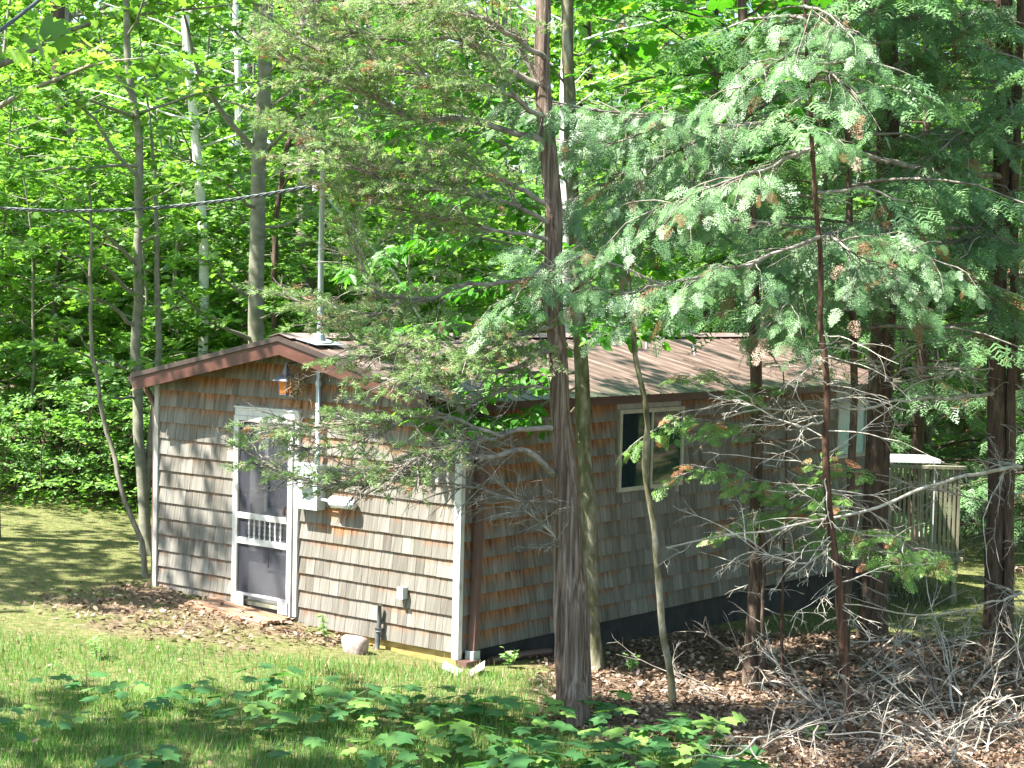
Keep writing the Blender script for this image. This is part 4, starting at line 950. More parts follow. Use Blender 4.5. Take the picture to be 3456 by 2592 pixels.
# old shaggy cedar in front of the corner
P, Zc = path_from_base([(1952, 2445), (1940, 2200), (1922, 1900), (1902, 1600), (1888, 1300), (1878, 1080), (1866, 780), (1852, 540), (1838, 250), (1828, -100), (1815, -600), (1800, -1200)])
ced = tree("cedar_tree", "old shaggy barked cedar with fused double trunk before the cabin corner", P[0])
r = np.random.default_rng(3); Q = wob(P, 34, .012, r); g = Geo(); g.tube(Q, radii(34, px_r(76, Zc), px_r(38, Zc), 1.3), 20, flute=.09)
part("trunk", g, M['bark_shag'], ced, smooth=True)
P2, _ = path_from_base([(1905, 2410), (1898, 2200), (1884, 1950), (1878, 1750), (1880, 1560), (1880, 1400)])
g = Geo(); g.tube(wob(P2 - FW * .03, 18, .008, r), radii(18, px_r(62, Zc), px_r(26, Zc), 1.3), 16, flute=.10); part("trunk", g, M['bark_shag'], ced, smooth=True)
P3, _ = path_from_base([(1985, 2380), (1975, 2150), (1955, 1900), (1940, 1700), (1915, 1560), (1905, 1480)])
g = Geo(); g.tube(wob(P3 + FW * .03, 18, .008, r), radii(18, px_r(36, Zc), px_r(22, Zc), 1.3), 12, flute=.10); part("trunk", g, M['bark_shag'], ced, smooth=True)
wood = Geo(); lv = Geo(); z = Zc
CL = [  # limbs: (points, radius, foliage start, reach, foliage?)
 ([(1880, 1446, z), (1784, 1442, z - .2), (1694, 1475, z - .4), (1632, 1489, z - .5), (1513, 1504, z - .7), (1350, 1570, z - .9), (1180, 1610, z - 1.1)], .026, .55, .40, 1),
 ([(1872, 1600, z), (1813, 1547, z - .2), (1748, 1511, z - .3), (1675, 1536, z - .4), (1567, 1551, z - .5), (1477, 1580, z - .6), (1300, 1630, z - .8), (1110, 1640, z - .9), (940, 1590, z - 1.0), (840, 1530, z - 1.0)], .028, .45, .42, 1),
 ([(1694, 1475, z - .4), (1560, 1420, z - .5), (1400, 1400, z - .6), (1230, 1430, z - .8), (1080, 1440, z - .9), (900, 1450, z - 1.0)], .018, .35, .40, 1),
 ([(1400, 1400, z - .6), (1250, 1480, z - .7), (1080, 1520, z - .8), (960, 1500, z - .9)], .012, .3, .34, 1),
 ([(1860, 480, z), (1750, 457, z - .1), (1641, 416, z - .2), (1533, 389, z - .3), (1438, 411, z - .4), (1379, 402, z - .5), (1293, 357, z - .5), (1216, 312, z - .6), (1050, 240, z - .7), (960, 200, z - .7)], .032, .35, .62, 1),
 ([(1850, 300, z), (1700, 220, z - .1), (1533, 118, z - .3), (1420, 154, z - .4), (1334, 131, z - .5), (1253, 118, z - .5), (1171, 104, z - .6), (1117, 68, z - .6), (1000, 20, z - .7)], .03, .3, .60, 1),
 ([(1865, 700, z), (1700, 600, z), (1560, 540, z - .2), (1400, 560, z - .3), (1250, 530, z - .4), (1090, 480, z - .5), (960, 420, z - .6)], .026, .35, .55, 1),
 ([(1868, 900, z), (1727, 957, z - .1), (1563, 961, z - .2), (1445, 1008, z - .3), (1289, 1008, z - .4), (1242, 945, z - .4), (1203, 859, z - .4), (1172, 781, z - .5)], .026, .5, .45, 1),
 ([(1445, 1008, z - .3), (1300, 1060, z - .4), (1120, 1040, z - .5), (960, 1000, z - .6)], .014, .2, .36, 1),
 ([(1868, 820, z), (1700, 780, z - .2), (1500, 740, z - .4), (1300, 700, z - .5), (1150, 640, z - .5)], .02, .4, .45, 1),
 ([(1866, 760, z), (1740, 690, z - .3), (1580, 660, z - .5), (1420, 640, z - .6), (1260, 600, z - .7), (1120, 560, z - .8), (1000, 560, z - .8)], .022, .3, .55, 1),
 ([(1850, 400, z), (1740, 330, z - .3), (1600, 290, z - .5), (1450, 270, z - .6), (1300, 230, z - .7), (1130, 200, z - .8), (1000, 120, z - .8)], .024, .25, .6, 1),
 ([(1848, 200, z), (1740, 130, z - .3), (1640, 60, z - .5), (1500, 30, z - .6), (1350, 10, z - .7), (1200, 20, z - .8), (1050, -10, z - .8)], .024, .25, .6, 1),
 ([(1878, 1100, z), (1780, 1120, z - .3), (1640, 1150, z - .5), (1480, 1160, z - .6), (1320, 1170, z - .7), (1200, 1210, z - .7)], .020, .2, .5, 1),
 ([(1880, 1180, z), (1760, 1200, z - .4), (1600, 1210, z - .6), (1450, 1250, z - .8), (1300, 1290, z - .9)], .020, .2, .45, 1),
 ([(1838, 90, z), (1760, 30, z + .1), (1700, -40, z + .1)], .03, 1, .1, 0),
 ([(1852, 350, z), (1790, 230, z + .1), (1760, 160, z + .1), (1700, 150, z)], .028, 1, .1, 0),
 ([(1865, 1150, z), (1780, 1230, z - .2), (1650, 1260, z - .3), (1500, 1280, z - .4), (1330, 1230, z - .5), (1180, 1130, z - .5), (1080, 1090, z - .6)], .022, .45, .42, 1),
 ([(1875, 1320, z), (1760, 1290, z - .2), (1640, 1340, z - .4), (1480, 1350, z - .6)], .014, 1, .3, 0),
 ([(1890, 1700, z), (1800, 1690, z - .3), (1700, 1680, z - .4), (1600, 1650, z - .5), (1480, 1660, z - .5)], .012, 1, .3, 0),
 ([(1905, 1860, z), (1850, 1780, z - .2), (1790, 1740, z - .3), (1720, 1660, z - .4)], .012, 1, .3, 0),
]
for pts, r0, st_, rc, fo in CL:
    P = wob(limb(pts), len(pts) * 3, .012, r); wood.tube(P, np.linspace(r0, r0 * .22, len(P)), 6, cap=False)
    n_ = int(np.linalg.norm(np.diff(P, axis=0), axis=1).sum() * (18 if pts[0][1] > 1200 else 8)) + 3
    for k in range(n_):    # bare grey twigs on the inner part
        t = r.uniform(.12, .98); i = min(int(t * (len(P) - 1)), len(P) - 2); b = P[i]; tn = P[i + 1] - P[i]; tn /= np.linalg.norm(tn)
        d = twist(tn, r.choice([-1, 1]) * r.uniform(.4, 1.2), ZUP + r.normal(0, .7, 3))
        bare(wood, b, d, r.uniform(.22, .6), .0062, r, 2, 4, .03, 4)
    if fo:
        d = np.concatenate([[0], np.cumsum(np.linalg.norm(np.diff(P, axis=0), axis=1))])
        fans(wood, lv, P, rc * 1.25, r, TUF, .12, nper=(25 if pts[0][1] < 1200 else 17), start=max(.12, st_ - .12), droop=.08, sub_reach=.17, sub_per=26, along=3, lean=.3, up=.1, sub_start=.3)
# crown above the frame
for k in range(7):
    zz_ = 3.4 + k * .32; p = Q[np.argmin(abs(Q[:, 2] - zz_))] if zz_ < Q[:, 2].max() else Q[-1]
    a = k * 2.4 + 2; P = wob([p, p + np.array([math.cos(a), math.sin(a), .25]) * .8, p + np.array([math.cos(a), math.sin(a), .2]) * 1.6], 6, .03, r)
    if zz_ > 5.8:
        wood.tube(P, np.linspace(.02, .004, 6), 4, cap=False); conif(wood, lv, P, .5, r, TUF, .17, per_m=9, start=.2, droop=.05, along=5, tw=False)
part("branches", wood, M['twig'], ced, smooth=True); part("crown", lv, M['cedar'], ced)

# smooth grey tree right behind it, with the long leaves
P, Z2 = path_from_base([(2008, 2262), (1996, 2050), (1990, 1800), (1970, 1525), (1966, 1236), (1944, 950), (1935, 650), (1920, 350), (1908, 0), (1900, -500), (1890, -1100)])
t2 = tree("young_cherry_tree", "smooth grey barked tree with long drooping leaves close behind the shaggy cedar", P[0])
r = np.random.default_rng(4); Q2 = wob(P, 30, .012, r); g = Geo(); g.tube(Q2, radii(30, px_r(56, Z2), px_r(34, Z2), 1.35) * (1 + .07 * np.sin(np.arange(30) * 1.7)), 14); part("trunk", g, M['bark_mossy'], t2, smooth=True)
wood = Geo(); lv = Geo(); z = Z2
for pts, r0 in [
 ([(1935, 620), (1760, 520, ), (1560, 430), (1350, 420), (1180, 450)], .02), ([(1950, 900), (1760, 830), (1550, 800), (1330, 830), (1150, 900)], .02),
 ([(1922, 380), (1720, 240), (1480, 150), (1250, 100)], .02), ([(1955, 1020), (1820, 1050), (1620, 1060), (1400, 1090), (1250, 1120)], .018),
 ([(1965, 1250), (1850, 1240), (1700, 1290), (1560, 1330), (1440, 1350)], .014), ([(1905, -20), (1700, -60), (1450, -20), (1250, 20)], .02),
 ([(1930, 500), (2050, 420), (2180, 430)], .014), ([(1950, 960), (2060, 880), (2180, 900), (2280, 930)], .014), ([(1915, 200), (2010, 130), (2120, 150)], .014),
 ([(1955, 1100), (2050, 1090), (2150, 1110), (2250, 1090)], .012), ([(1940, 750), (1800, 680), (1600, 640), (1420, 680)], .016), ([(1962, 1300), (1850, 1370), (1720, 1420), (1560, 1430), (1430, 1440)], .012),
 ([(1945, 880), (1700, 960), (1500, 980), (1350, 960)], .014), ([(1925, 450), (1700, 360), (1550, 300), (1400, 280)], .014), ([(1965, 1330), (1840, 1290), (1680, 1240), (1530, 1230)], .012), ([(1968, 1340), (1860, 1420), (1700, 1400), (1500, 1390), (1400, 1400)], .012), ([(1968, 1200), (1880, 1160), (1760, 1190), (1640, 1200)], .012), ([(1920, 300), (1780, 140), (1600, 60)], .014)]:
    zz_ = Z2 + r.uniform(-.9, -.1) if pts[-1][1] > 1200 else Z2 + r.uniform(-.8, .9)
    P = wob(limb([(x, y, Z2 + (zz_ - Z2) * k / (len(pts) - 1)) for k, (x, y) in enumerate(pts)]), 10, .02, r)
    wood.tube(P, np.linspace(r0, .004, 10), 5, cap=False)
    leafy(wood, lv, P, .55, r, (OV_, OVF), .145, per_m=17, leaves_per=8, flat=.5, start=.15, hang=.18)
for k in range(20):  # unseen limbs above the frame, added to shade the roof
    zz_ = 6.1 + .17 * k; p = Q2[np.argmin(abs(Q2[:, 2] - zz_))]; a = radians(120 + (k * 67) % 160); l = r.uniform(2.2, 4.2); e = np.array([math.cos(a), math.sin(a), .12])
    P = wob([p, p + e * l * .5, p + e * l], 8, .05, r); wood.tube(P, np.linspace(.022, .004, 8), 4, cap=False); leafy(wood, lv, P, .6, r, (OV_, OVF), .17, per_m=6, leaves_per=8, tw=False)
part("branches", wood, M['bark_smooth'], t2, smooth=True); part("crown", lv, M['broad'], t2)

# crooked sapling
P, Z3 = path_from_base([(2267, 2378), (2248, 2200), (2222, 1960), (2212, 1860), (2204, 1780), (2186, 1600), (2180, 1450), (2156, 1220), (2118, 960), (2108, 820), (2100, 600), (2110, 400)])
r = np.random.default_rng(6); t3 = tree("crooked_sapling", "thin crooked sapling with knobbly stem in front of the side window", P[0])
g = Geo(); Q = wob(P, 32, .006, r); rr_ = radii(32, px_r(26, Z3), px_r(12, Z3), 1.3); rr_[13] *= 1.35; rr_[14] *= 1.3; g.tube(Q + np.sin(np.arange(32) * .9)[:, None] * RT * .018, rr_, 10); part("trunk", g, M['bark_mossy'], t3, smooth=True)
wood = Geo(); lv = Geo()
for pts in ([(2120, 960), (2060, 900), (1980, 860)], [(2110, 820), (2200, 740), (2280, 720)], [(2105, 640), (2030, 560), (1980, 560)], [(2110, 420), (2200, 330), (2300, 330)], [(2150, 1150), (2080, 1130), (2010, 1120)]):
    P = wob(limb([(x, y, Z3 - .1 * k) for k, (x, y) in enumerate(pts)]), 7, .015, r); wood.tube(P, np.linspace(.009, .003, 7), 4, cap=False); leafy(wood, lv, P, .34, r, (OV_, OVF), .13, per_m=14, leaves_per=6, hang=.1)
part("branches", wood, M['bark_smooth'], t3, smooth=True); part("crown", lv, M['broad'], t3)

# conifer trunks on the right, each with dead lower twigs
def pole_tree(name, label, pts, w0, w1, bark, seed, dead=(0, 0), n_dead=0, dl=.7, thin=None, side=14, flute=0.0):
    P, Z = path_from_base(pts); r = np.random.default_rng(seed); t_ = tree(name, label, P[0]); Q = wob(P, 26, .010, r)
    g = Geo(); g.tube(Q, radii(26, px_r(w0, Z), px_r(w1, Z), 1.35), side, flute=flute); part("trunk", g, M[bark], t_, smooth=True)
    wood = Geo()
    for k in range(n_dead):
        t = r.uniform(*dead); i = int(t * 24); p = Q[i] + (Q[i + 1] - Q[i]) * r.random(); a = r.uniform(0, 6.28)
        bare(wood, p, np.array([math.cos(a), math.sin(a), r.uniform(-.25, .35)]), dl * r.uniform(.5, 1.3), .007, r, 2, 4, .05, 4)
    if n_dead: part("dead_twigs", wood, M['deadwood'], t_, smooth=True, kind="stuff")
    return t_, Q, Z, r
t4, Q4, Z4, r4 = pole_tree("striped_maple", "dark slim trunk with very large lobed leaves high over the roof", [(2532, 2318), (2540, 2100), (2553, 1850), (2560, 1500), (2552, 1172), (2540, 850), (2532, 469), (2508, 100), (2500, -300), (2490, -900)], 48, 26, 'bark_dark', 31, (.05, .4), 12, .6)
wood = Geo(); lv = Geo(); r = r4; big = []
for pts in ([(2530, 450), (2420, 280), (2330, 130), (2200, 60), (2100, 50)], [(2508, 140), (2400, 60), (2280, 30), (2180, 40)], [(2520, 320), (2400, 380), (2260, 420), (2130, 470)], [(2535, 400), (2650, 300), (2760, 260)], [(2505, 60), (2620, -20), (2760, 0)],
            [(2530, 500), (2380, 520), (2250, 560)], [(2515, 250), (2330, 250), (2150, 260), (2030, 300)], [(2500, -60), (2350, -60), (2150, -40), (2030, 0)], [(2535, 560), (2640, 480), (2720, 430)]):
    P = wob(limb([(x, y, Z4 + r.uniform(-.5, .5) * k / 4) for k, (x, y) in enumerate(pts)]), 9, .02, r); wood.tube(P, np.linspace(.017, .004, 9), 5, cap=False); big.append(P)
part("branches", wood, M['bark_dark'], t4, smooth=True)
wood = Geo(); lv = Geo()
for k in range(34):  # unseen limbs over the frame, added to darken the boughs at right
    zz_ = 6.5 + .09 * k; p = Q4[np.argmin(abs(Q4[:, 2] - zz_))]; a = radians(5 + (k * 53) % 160); l = r.uniform(1.8, 3.6); e = np.array([math.cos(a), math.sin(a), .15])
    P = wob([p, p + e * l * .5, p + e * l], 7, .04, r); wood.tube(P, np.linspace(.02, .004, 7), 4, cap=False); leafy(wood, lv, P, .6, r, (MP, MPF), .22, per_m=6, leaves_per=7, tw=False)
part("crown", lv, M['broad'], t4); part("shade_branches", wood, M['bark_dark'], t4, smooth=True)
lm = [Geo().add(BL, tris=BLF, rnd=v).mesh("large_leaf", M['broad']) for v in (.15, .3, .45, .6, .95)]
nb = 0
for P in big:
    for k in range(26):
        i = r.integers(1, 8); b = P[i] + (P[i + 1] - P[i]) * r.random() if i < 8 else P[i]; a = r.uniform(0, 6.28)
        d = np.array([math.cos(a), math.sin(a), r.uniform(-.5, .0)]); off = d * r.uniform(.04, .32); off[2] = r.normal(-.02, .1)
        o = link("leaf", lm[min(int(r.random() ** 1.3 * 5), 4)], t4); s_ = r.uniform(.13, .23)
        nr = Vector((r.normal(0, .35), r.normal(0, .35), 1)); X_ = Vector(d.tolist()).normalized(); Y_ = nr.cross(X_).normalized(); N_ = X_.cross(Y_)
        m_ = Matrix((X_, Y_, N_)).transposed().to_4x4(); o.matrix_local = Matrix.Translation(Vector((b + off - np.array(t4.location)).tolist())) @ m_ @ Matrix.Scale(s_, 4); nb += 1
t5, Q5, Z5, r5 = pole_tree("red_cedar_pole", "thin reddish barked trunk standing among dead twigs at right", [(2872, 2505), (2850, 2250), (2832, 2000), (2812, 1850), (2790, 1600), (2782, 1400), (2776, 1150), (2768, 900), (2740, 500), (2720, 100), (2700, -500)], 34, 6, 'bark_red', 32, (.02, .5), 42, .85)
t6, Q6, Z6, r6 = pole_tree("hemlock_pole", "thin dark trunk between the reddish trunk and the thick one", [(2850, 2270), (2862, 1950), (2872, 1600), (2880, 1300), (2872, 900), (2860, 400), (2850, -200)], 30, 18, 'bark_dark', 33, (.1, .6), 22, .6)
t7, Q7, Z7, r7 = pole_tree("hemlock_tree", "thick dark straight trunk right of the cabin's far end", [(2944, 2165), (2950, 1900), (2966, 1500), (2972, 1200), (2988, 1015), (3006, 664), (2996, 300), (2988, 50), (2985, -300), (2980, -900)], 88, 66, 'bark_dark', 34, (.1, .75), 34, .8)
t8, Q8, Z8, r8 = pole_tree("hemlock_tree", "broad dark trunk near the right edge of the picture", [(3352, 2215), (3358, 1900), (3366, 1600), (3364, 1300), (3370, 1000), (3376, 700), (3386, 400), (3395, 0), (3400, -500), (3400, -1100)], 68, 50, 'bark_dark', 35, (.05, .7), 34, .9)
t9, Q9, Z9, r9 = pole_tree("hemlock_pole", "slim dark trunk touching the broad trunk at the right edge", [(3400, 2225), (3405, 1900), (3412, 1500), (3420, 1100), (3425, 700), (3440, 200), (3450, -400)], 36, 24, 'bark_dark', 36, (.1, .6), 14, .6)
t10_, Q10, Z10, r10 = pole_tree("thin_sapling", "thin brown stem close beside the slim large-leaved trunk", [(2578, 2330), (2574, 2100), (2580, 1850), (2572, 1650), (2566, 1560)], 16, 8, 'bark_dark', 37, (.2, .9), 10, .4)

# hemlock boughs: (tree, points, radius, start, reach, density, fronds per twig, length)
def boughs(t_, r, lst, near=True, extra=None, dead_t=.05, mat='hemlock', tmpl=None):
    wood = Geo(); lv = Geo()
    for pts, r0, st_, rc, pm, al_ in lst:
        P = wob(limb(pts), len(pts) * 3, .012, r); wood.tube(P, np.linspace(r0, max(.0035, r0 * .2), len(P)), 6, cap=False)
        Lp = np.linalg.norm(np.diff(P, axis=0), axis=1).sum()
        for k in range(int(Lp * 5)):
            t = r.uniform(.02, .9); i = min(int(t * (len(P) - 1)), len(P) - 2); tn = P[i + 1] - P[i]; tn /= np.linalg.norm(tn)
            bare(wood, P[i], twist(tn, r.choice([-1, 1]) * r.uniform(.5, 1.2), ZUP + r.normal(0, .6, 3)), r.uniform(.15, .55), .004, r, 1, 3, .04, 3)
        if st_ < 1: fans(wood, lv, P, rc * 1.5, r, FRN if near else FRF, .19 if near else .28, nper=(13 if near else 6), start=max(.05, st_ - .1), droop=.5, sub_reach=.25, sub_per=(13 if near else 9), along=2, dead=dead_t, lean=.8)
    if extra: extra(wood, lv)
    part("branches", wood, M['twig'], t_, smooth=True)
    if lv.v: part("crown", lv, M[mat], t_)
z = Z8
def crown_ring(Q, r, z0, z1, n_, reach, start=.2, fl=.32, per=13, al_=4, rs=.55):
    def go_(wood, lv):
        for k in range(n_):
            zz_ = z0 + (z1 - z0) * k / n_; p = Q[np.argmin(abs(Q[:, 2] - zz_))].copy(); p[2] = zz_ if zz_ < Q[:, 2].max() else p[2]
            a = k * 2.4 + r.uniform(-.4, .4); l = reach * r.uniform(.7, 1.1); e = np.array([math.cos(a), math.sin(a), .08])
            P = wob([p, p + e * l * .5, p + np.array([e[0], e[1], -.12]) * l], 7, .02, r); wood.tube(P, np.linspace(.022, .004, 7), 4, cap=False)
            conif(wood, lv, P, rs, r, FRF, fl, per_m=per, start=start, droop=.35, along=al_, tw=False)
    return go_
boughs(t8, r8, [
 ([(3384, 600, z), (3173, 578, z - 1.0), (3056, 555, z - 1.5), (2900, 523, z - 2.1), (2744, 484, z - 2.7), (2611, 422, z - 3.2), (2431, 422, z - 3.6), (2353, 398, z - 3.8), (2259, 375, z - 4.0), (2100, 390, z - 4.2), (1960, 360, z - 4.4), (1820, 330, z - 4.6)], .040, .50, .62, 13, 5),
 ([(2431, 422, z - 3.6), (2300, 500, z - 3.8), (2150, 560, z - 4.0), (1990, 640, z - 4.2), (1880, 720, z - 4.3)], .018, .05, .50, 13, 5),
 ([(2300, 500, z - 3.8), (2350, 600, z - 4.0), (2280, 700, z - 4.1), (2180, 800, z - 4.2)], .012, .05, .45, 12, 4),
 ([(2431, 422, z - 3.6), (2450, 520, z - 3.9), (2420, 640, z - 4.0)], .012, .05, .42, 12, 4),
 ([(2250, 520, z - 3.9), (2100, 660, z - 4.2), (1990, 800, z - 4.3)], .012, .05, .42, 12, 4),
 ([(2353, 398, z - 3.8), (2200, 440, z - 4.0), (2050, 480, z - 4.2), (1890, 470, z - 4.4)], .014, .05, .45, 12, 4),
 ([(3380, 800, z), (3100, 830, z - 1.2), (2900, 800, z - 2.0), (2760, 770, z - 2.6), (2658, 758, z - 3.0), (2509, 742, z - 3.3), (2392, 738, z - 3.5), (2283, 711, z - 3.7), (2150, 720, z - 3.9)], .03, .80, .45, 10, 4),
 ([(3376, 760, z), (3150, 770, z - 1.4), (2950, 760, z - 2.4), (2800, 790, z - 3.0), (2680, 830, z - 3.4), (2560, 880, z - 3.7)], .028, .55, .55, 14, 5),
 ([(2950, 760, z - 2.4), (2990, 830, z - 3.0), (3100, 850, z - 3.3), (3190, 890, z - 3.4)], .016, .05, .52, 14, 5),
 ([(2800, 790, z - 3.0), (2860, 850, z - 3.5), (2960, 900, z - 3.7), (3040, 960, z - 3.8)], .016, .05, .50, 14, 5),
 ([(2680, 830, z - 3.4), (2700, 920, z - 3.7), (2660, 1020, z - 3.9), (2600, 1090, z - 4.0)], .014, .05, .42, 13, 5),
 ([(2800, 790, z - 3.0), (2760, 900, z - 3.4), (2740, 1000, z - 3.6)], .014, .05, .42, 13, 5),
 ([(3390, 200, z), (3250, 180, z - .6), (3080, 220, z - 1.0), (2950, 260, z - 1.4)], .024, .1, .60, 9, 4),
 ([(3392, 60, z), (3230, 40, z - .6), (3080, 60, z - 1.0), (2900, 40, z - 1.6), (2740, 60, z - 2.0)], .024, .1, .62, 9, 4),
 ([(3385, 350, z), (3280, 420, z - .8), (3150, 520, z - 1.4), (3060, 640, z - 1.8)], .022, .1, .55, 9, 4),
 ([(3378, 680, z), (3300, 760, z - .8), (3240, 860, z - 1.2)], .018, .1, .5, 9, 4),
], extra=crown_ring(Q8, r8, 3.6, 9.0, 30, 2.1))
z = Z5
boughs(t5, r5, [
 ([(2765, 800, z), (2600, 860, z - .3), (2400, 930, z - .5), (2240, 960, z - .6), (2080, 1000, z - .7), (1960, 950, z - .8), (1860, 900, z - .9)], .018, .35, .45, 12, 4),
 ([(2240, 960, z - .6), (2050, 890, z - .7), (1940, 860, z - .8), (1790, 950, z - .9), (1720, 1010, z - .9)], .012, .4, .42, 12, 4),
 ([(2740, 500, z), (2600, 560, z - .3), (2450, 620, z - .5), (2300, 660, z - .6), (2180, 720, z - .7)], .018, .35, .48, 11, 4),
 ([(2720, 150, z), (2650, 180, z - .2), (2560, 260, z - .3), (2480, 300, z - .4)], .018, .1, .45, 9, 4),
 ([(2730, 250, z), (2800, 240, z - .3), (2860, 320, z - .5)], .016, .1, .45, 9, 4),
 ([(2715, 20, z), (2780, 40, z - .3), (2860, 100, z - .5)], .016, .1, .45, 9, 4),
], extra=crown_ring(Q5, r5, 4.2, 7.5, 9, 1.2))
z = Z7
boughs(t7, r7, [
 ([(2990, 700, z), (3100, 690, z - .6), (3250, 760, z - 1.0), (3400, 820, z - 1.3)], .022, .15, .6, 8, 3),
 ([(2996, 400, z), (2860, 420, z - .5), (2720, 470, z - .9), (2600, 560, z - 1.2)], .022, .2, .6, 8, 3),
 ([(2996, 500, z), (3100, 470, z - .6), (3200, 560, z - .9), (3330, 620, z - 1.3)], .022, .15, .6, 8, 3),
 ([(2990, 900, z), (3150, 900, z - .5), (3300, 980, z - 1.0), (3430, 1060, z - 1.4)], .02, .3, .6, 7, 3),
], near=False, extra=crown_ring(Q7, r7, 3.0, 10.5, 46, 2.9))
boughs(t6, r6, [([(2872, 900, Z6), (2800, 860, Z6 - .4), (2700, 900, Z6 - .7)], .012, .2, .4, 8, 3)], near=False, extra=crown_ring(Q6, r6, 3.0, 7, 22, 1.9))

# arborvitae sprays of a little tree among the poles
P, ZA = path_from_base([(2640, 2345), (2640, 2100), (2645, 1900), (2650, 1750), (2655, 1500), (2640, 1250)])
ta = tree("arborvitae_sapling", "small arborvitae with bright yellow-green sprays low before the side wall", P[0]); r = np.random.default_rng(44)
g = Geo(); g.tube(wob(P, 16, .01, r), radii(16, .018, .006), 8); part("trunk", g, M['bark_red'], ta, smooth=True)
ARB = [frond(7, 2, .05, s + 50, .05) for s in range(3)]; z = ZA
def arb(lst):
    wood = Geo(); lv = Geo()
    for pts, rc, pm, al_ in lst:
        P = wob(limb(pts), len(pts) * 3, .01, r); wood.tube(P, np.linspace(.009, .003, len(P)), 4, cap=False)
        fans(wood, lv, P, rc * 1.7, r, ARB, .15, nper=14, start=.2, droop=.25, sub_reach=.15, sub_per=17, along=2, dead=.1, lean=.8)
    part("branches", wood, M['twig'], ta, smooth=True); part("crown", lv, M['arbor'], ta)
arb([([(2650, 1750, z), (2730, 1680, z - .4), (2800, 1600, z - .6), (2880, 1580, z - .7)], .24, 26, 5), ([(2650, 1720, z), (2600, 1660, z - .3), (2520, 1650, z - .5)], .22, 24, 4),
     ([(2650, 1800, z), (2720, 1740, z - .5), (2760, 1680, z - .6)], .22, 26, 5), ([(2650, 1740, z), (2760, 1720, z - .8), (2830, 1690, z - 1.1)], .24, 26, 5), ([(2650, 1700, z), (2700, 1640, z - .8), (2800, 1560, z - 1.1)], .24, 26, 5), ([(2650, 1830, z), (2900, 1840, z - 1.0), (3060, 1900, z - 1.3)], .24, 26, 5), ([(2650, 1820, z), (2850, 1790, z - .6), (2980, 1790, z - .9), (3080, 1840, z - 1.0), (3160, 1890, z - 1.0)], .24, 26, 5),
     ([(2650, 1640, z), (2500, 1600, z - .3), (2380, 1570, z - .4), (2290, 1600, z - .4)], .22, 20, 4), ([(2655, 1500, z), (2520, 1440, z - .3), (2400, 1420, z - .4), (2300, 1400, z - .5), (2180, 1460, z - .5)], .26, 20, 4),
     ([(2655, 1450, z), (2560, 1350, z - .2), (2440, 1290, z - .3), (2330, 1270, z - .4)], .22, 18, 4), ([(2645, 1350, z), (2750, 1270, z - .3), (2840, 1220, z - .4)], .22, 16, 4), ([(2640, 1250, z), (2600, 1190, z), (2560, 1150, z)], .2, 18, 4),
     ([(2650, 1700, z), (2540, 1740, z - .3), (2440, 1800, z - .5)], .18, 12, 3)])

# left group
def left_tree(name, label, pts, w0, w1, bark, seed, limbs_, sz=.12, rc=.6, z0=None, mat='maple', group=None, per=8, lp=9):
    if z0 is None: P, Z = path_from_base(pts)
    else:
        Z = z0; P = np.array([at(x, y, Z) for x, y in pts]); b = P[0].copy(); b[2] = float(ground_h(b[0], b[1])) - .1; P = np.vstack([b, P])
    r = np.random.default_rng(seed); t_ = tree(name, label, P[0], group); Q = wob(P, 28, .012, r); g = Geo(); g.tube(Q, radii(28, px_r(w0, Z), px_r(w1, Z), 1.3), 12); part("trunk", g, M[bark], t_, smooth=True)
    wood = Geo(); lv = Geo()
    for pts2, r0, dz in limbs_:
        P = wob(limb([(x, y, Z + dz * k / (len(pts2) - 1)) for k, (x, y) in enumerate(pts2)]), 10, .02, r); wood.tube(P, np.linspace(r0, .006, 10), 5, cap=False)
        leafy(wood, lv, P, rc, r, (MP, MPF), sz, per_m=per, leaves_per=lp, start=.25)
    for k in range(14):
        zz_ = 5.5 + .4 * k; i = np.argmin(abs(Q[:, 2] - zz_)); p = Q[i]; a = k * 2.4 + 1; P = wob([p, p + np.array([math.cos(a), math.sin(a), .35]) * 1.1, p + np.array([math.cos(a), math.sin(a), .25]) * 2.3], 6, .03, r)
        if Q[:, 2].max() > zz_ - .6: wood.tube(P, np.linspace(.02, .004, 6), 4, cap=False); leafy(wood, lv, P, .6, r, (MP, MPF), sz * 1.1, per_m=6, leaves_per=9, tw=False)
    part("branches", wood, M[bark], t_, smooth=True); part("crown", lv, M[mat], t_)
    return t_
left_tree("maple_tree", "straight grey maple trunk rising behind the roof left of the mast", [(862, 1230), (865, 900), (870, 700), (878, 500), (890, 300), (900, 100), (905, -150), (910, -700), (915, -1400)], 56, 40, 'bark_smooth', 51,
    [([(876, 530), (800, 440), (720, 330), (660, 240), (638, 150), (600, 0), (590, -150)], .05, -1.2), ([(880, 540), (940, 470), (1000, 400), (1080, 330)], .04, -1.0), ([(858, 1150), (750, 1110), (690, 1060), (640, 1010), (560, 980)], .035, -1.5),
     ([(868, 770), (1000, 745), (1080, 700), (1160, 690)], .025, .5), ([(868, 700), (780, 640), (680, 560), (560, 500)], .03, -2), ([(885, 380), (980, 300), (1060, 220), (1150, 180)], .03, -1), ([(862, 1000), (780, 960), (700, 880), (620, 860)], .03, -1.2),
     ([(895, 200), (800, 110), (700, 60)], .03, -1), ([(860, 1080), (960, 1040), (1060, 1000)], .02, -1)], z0=24.5)
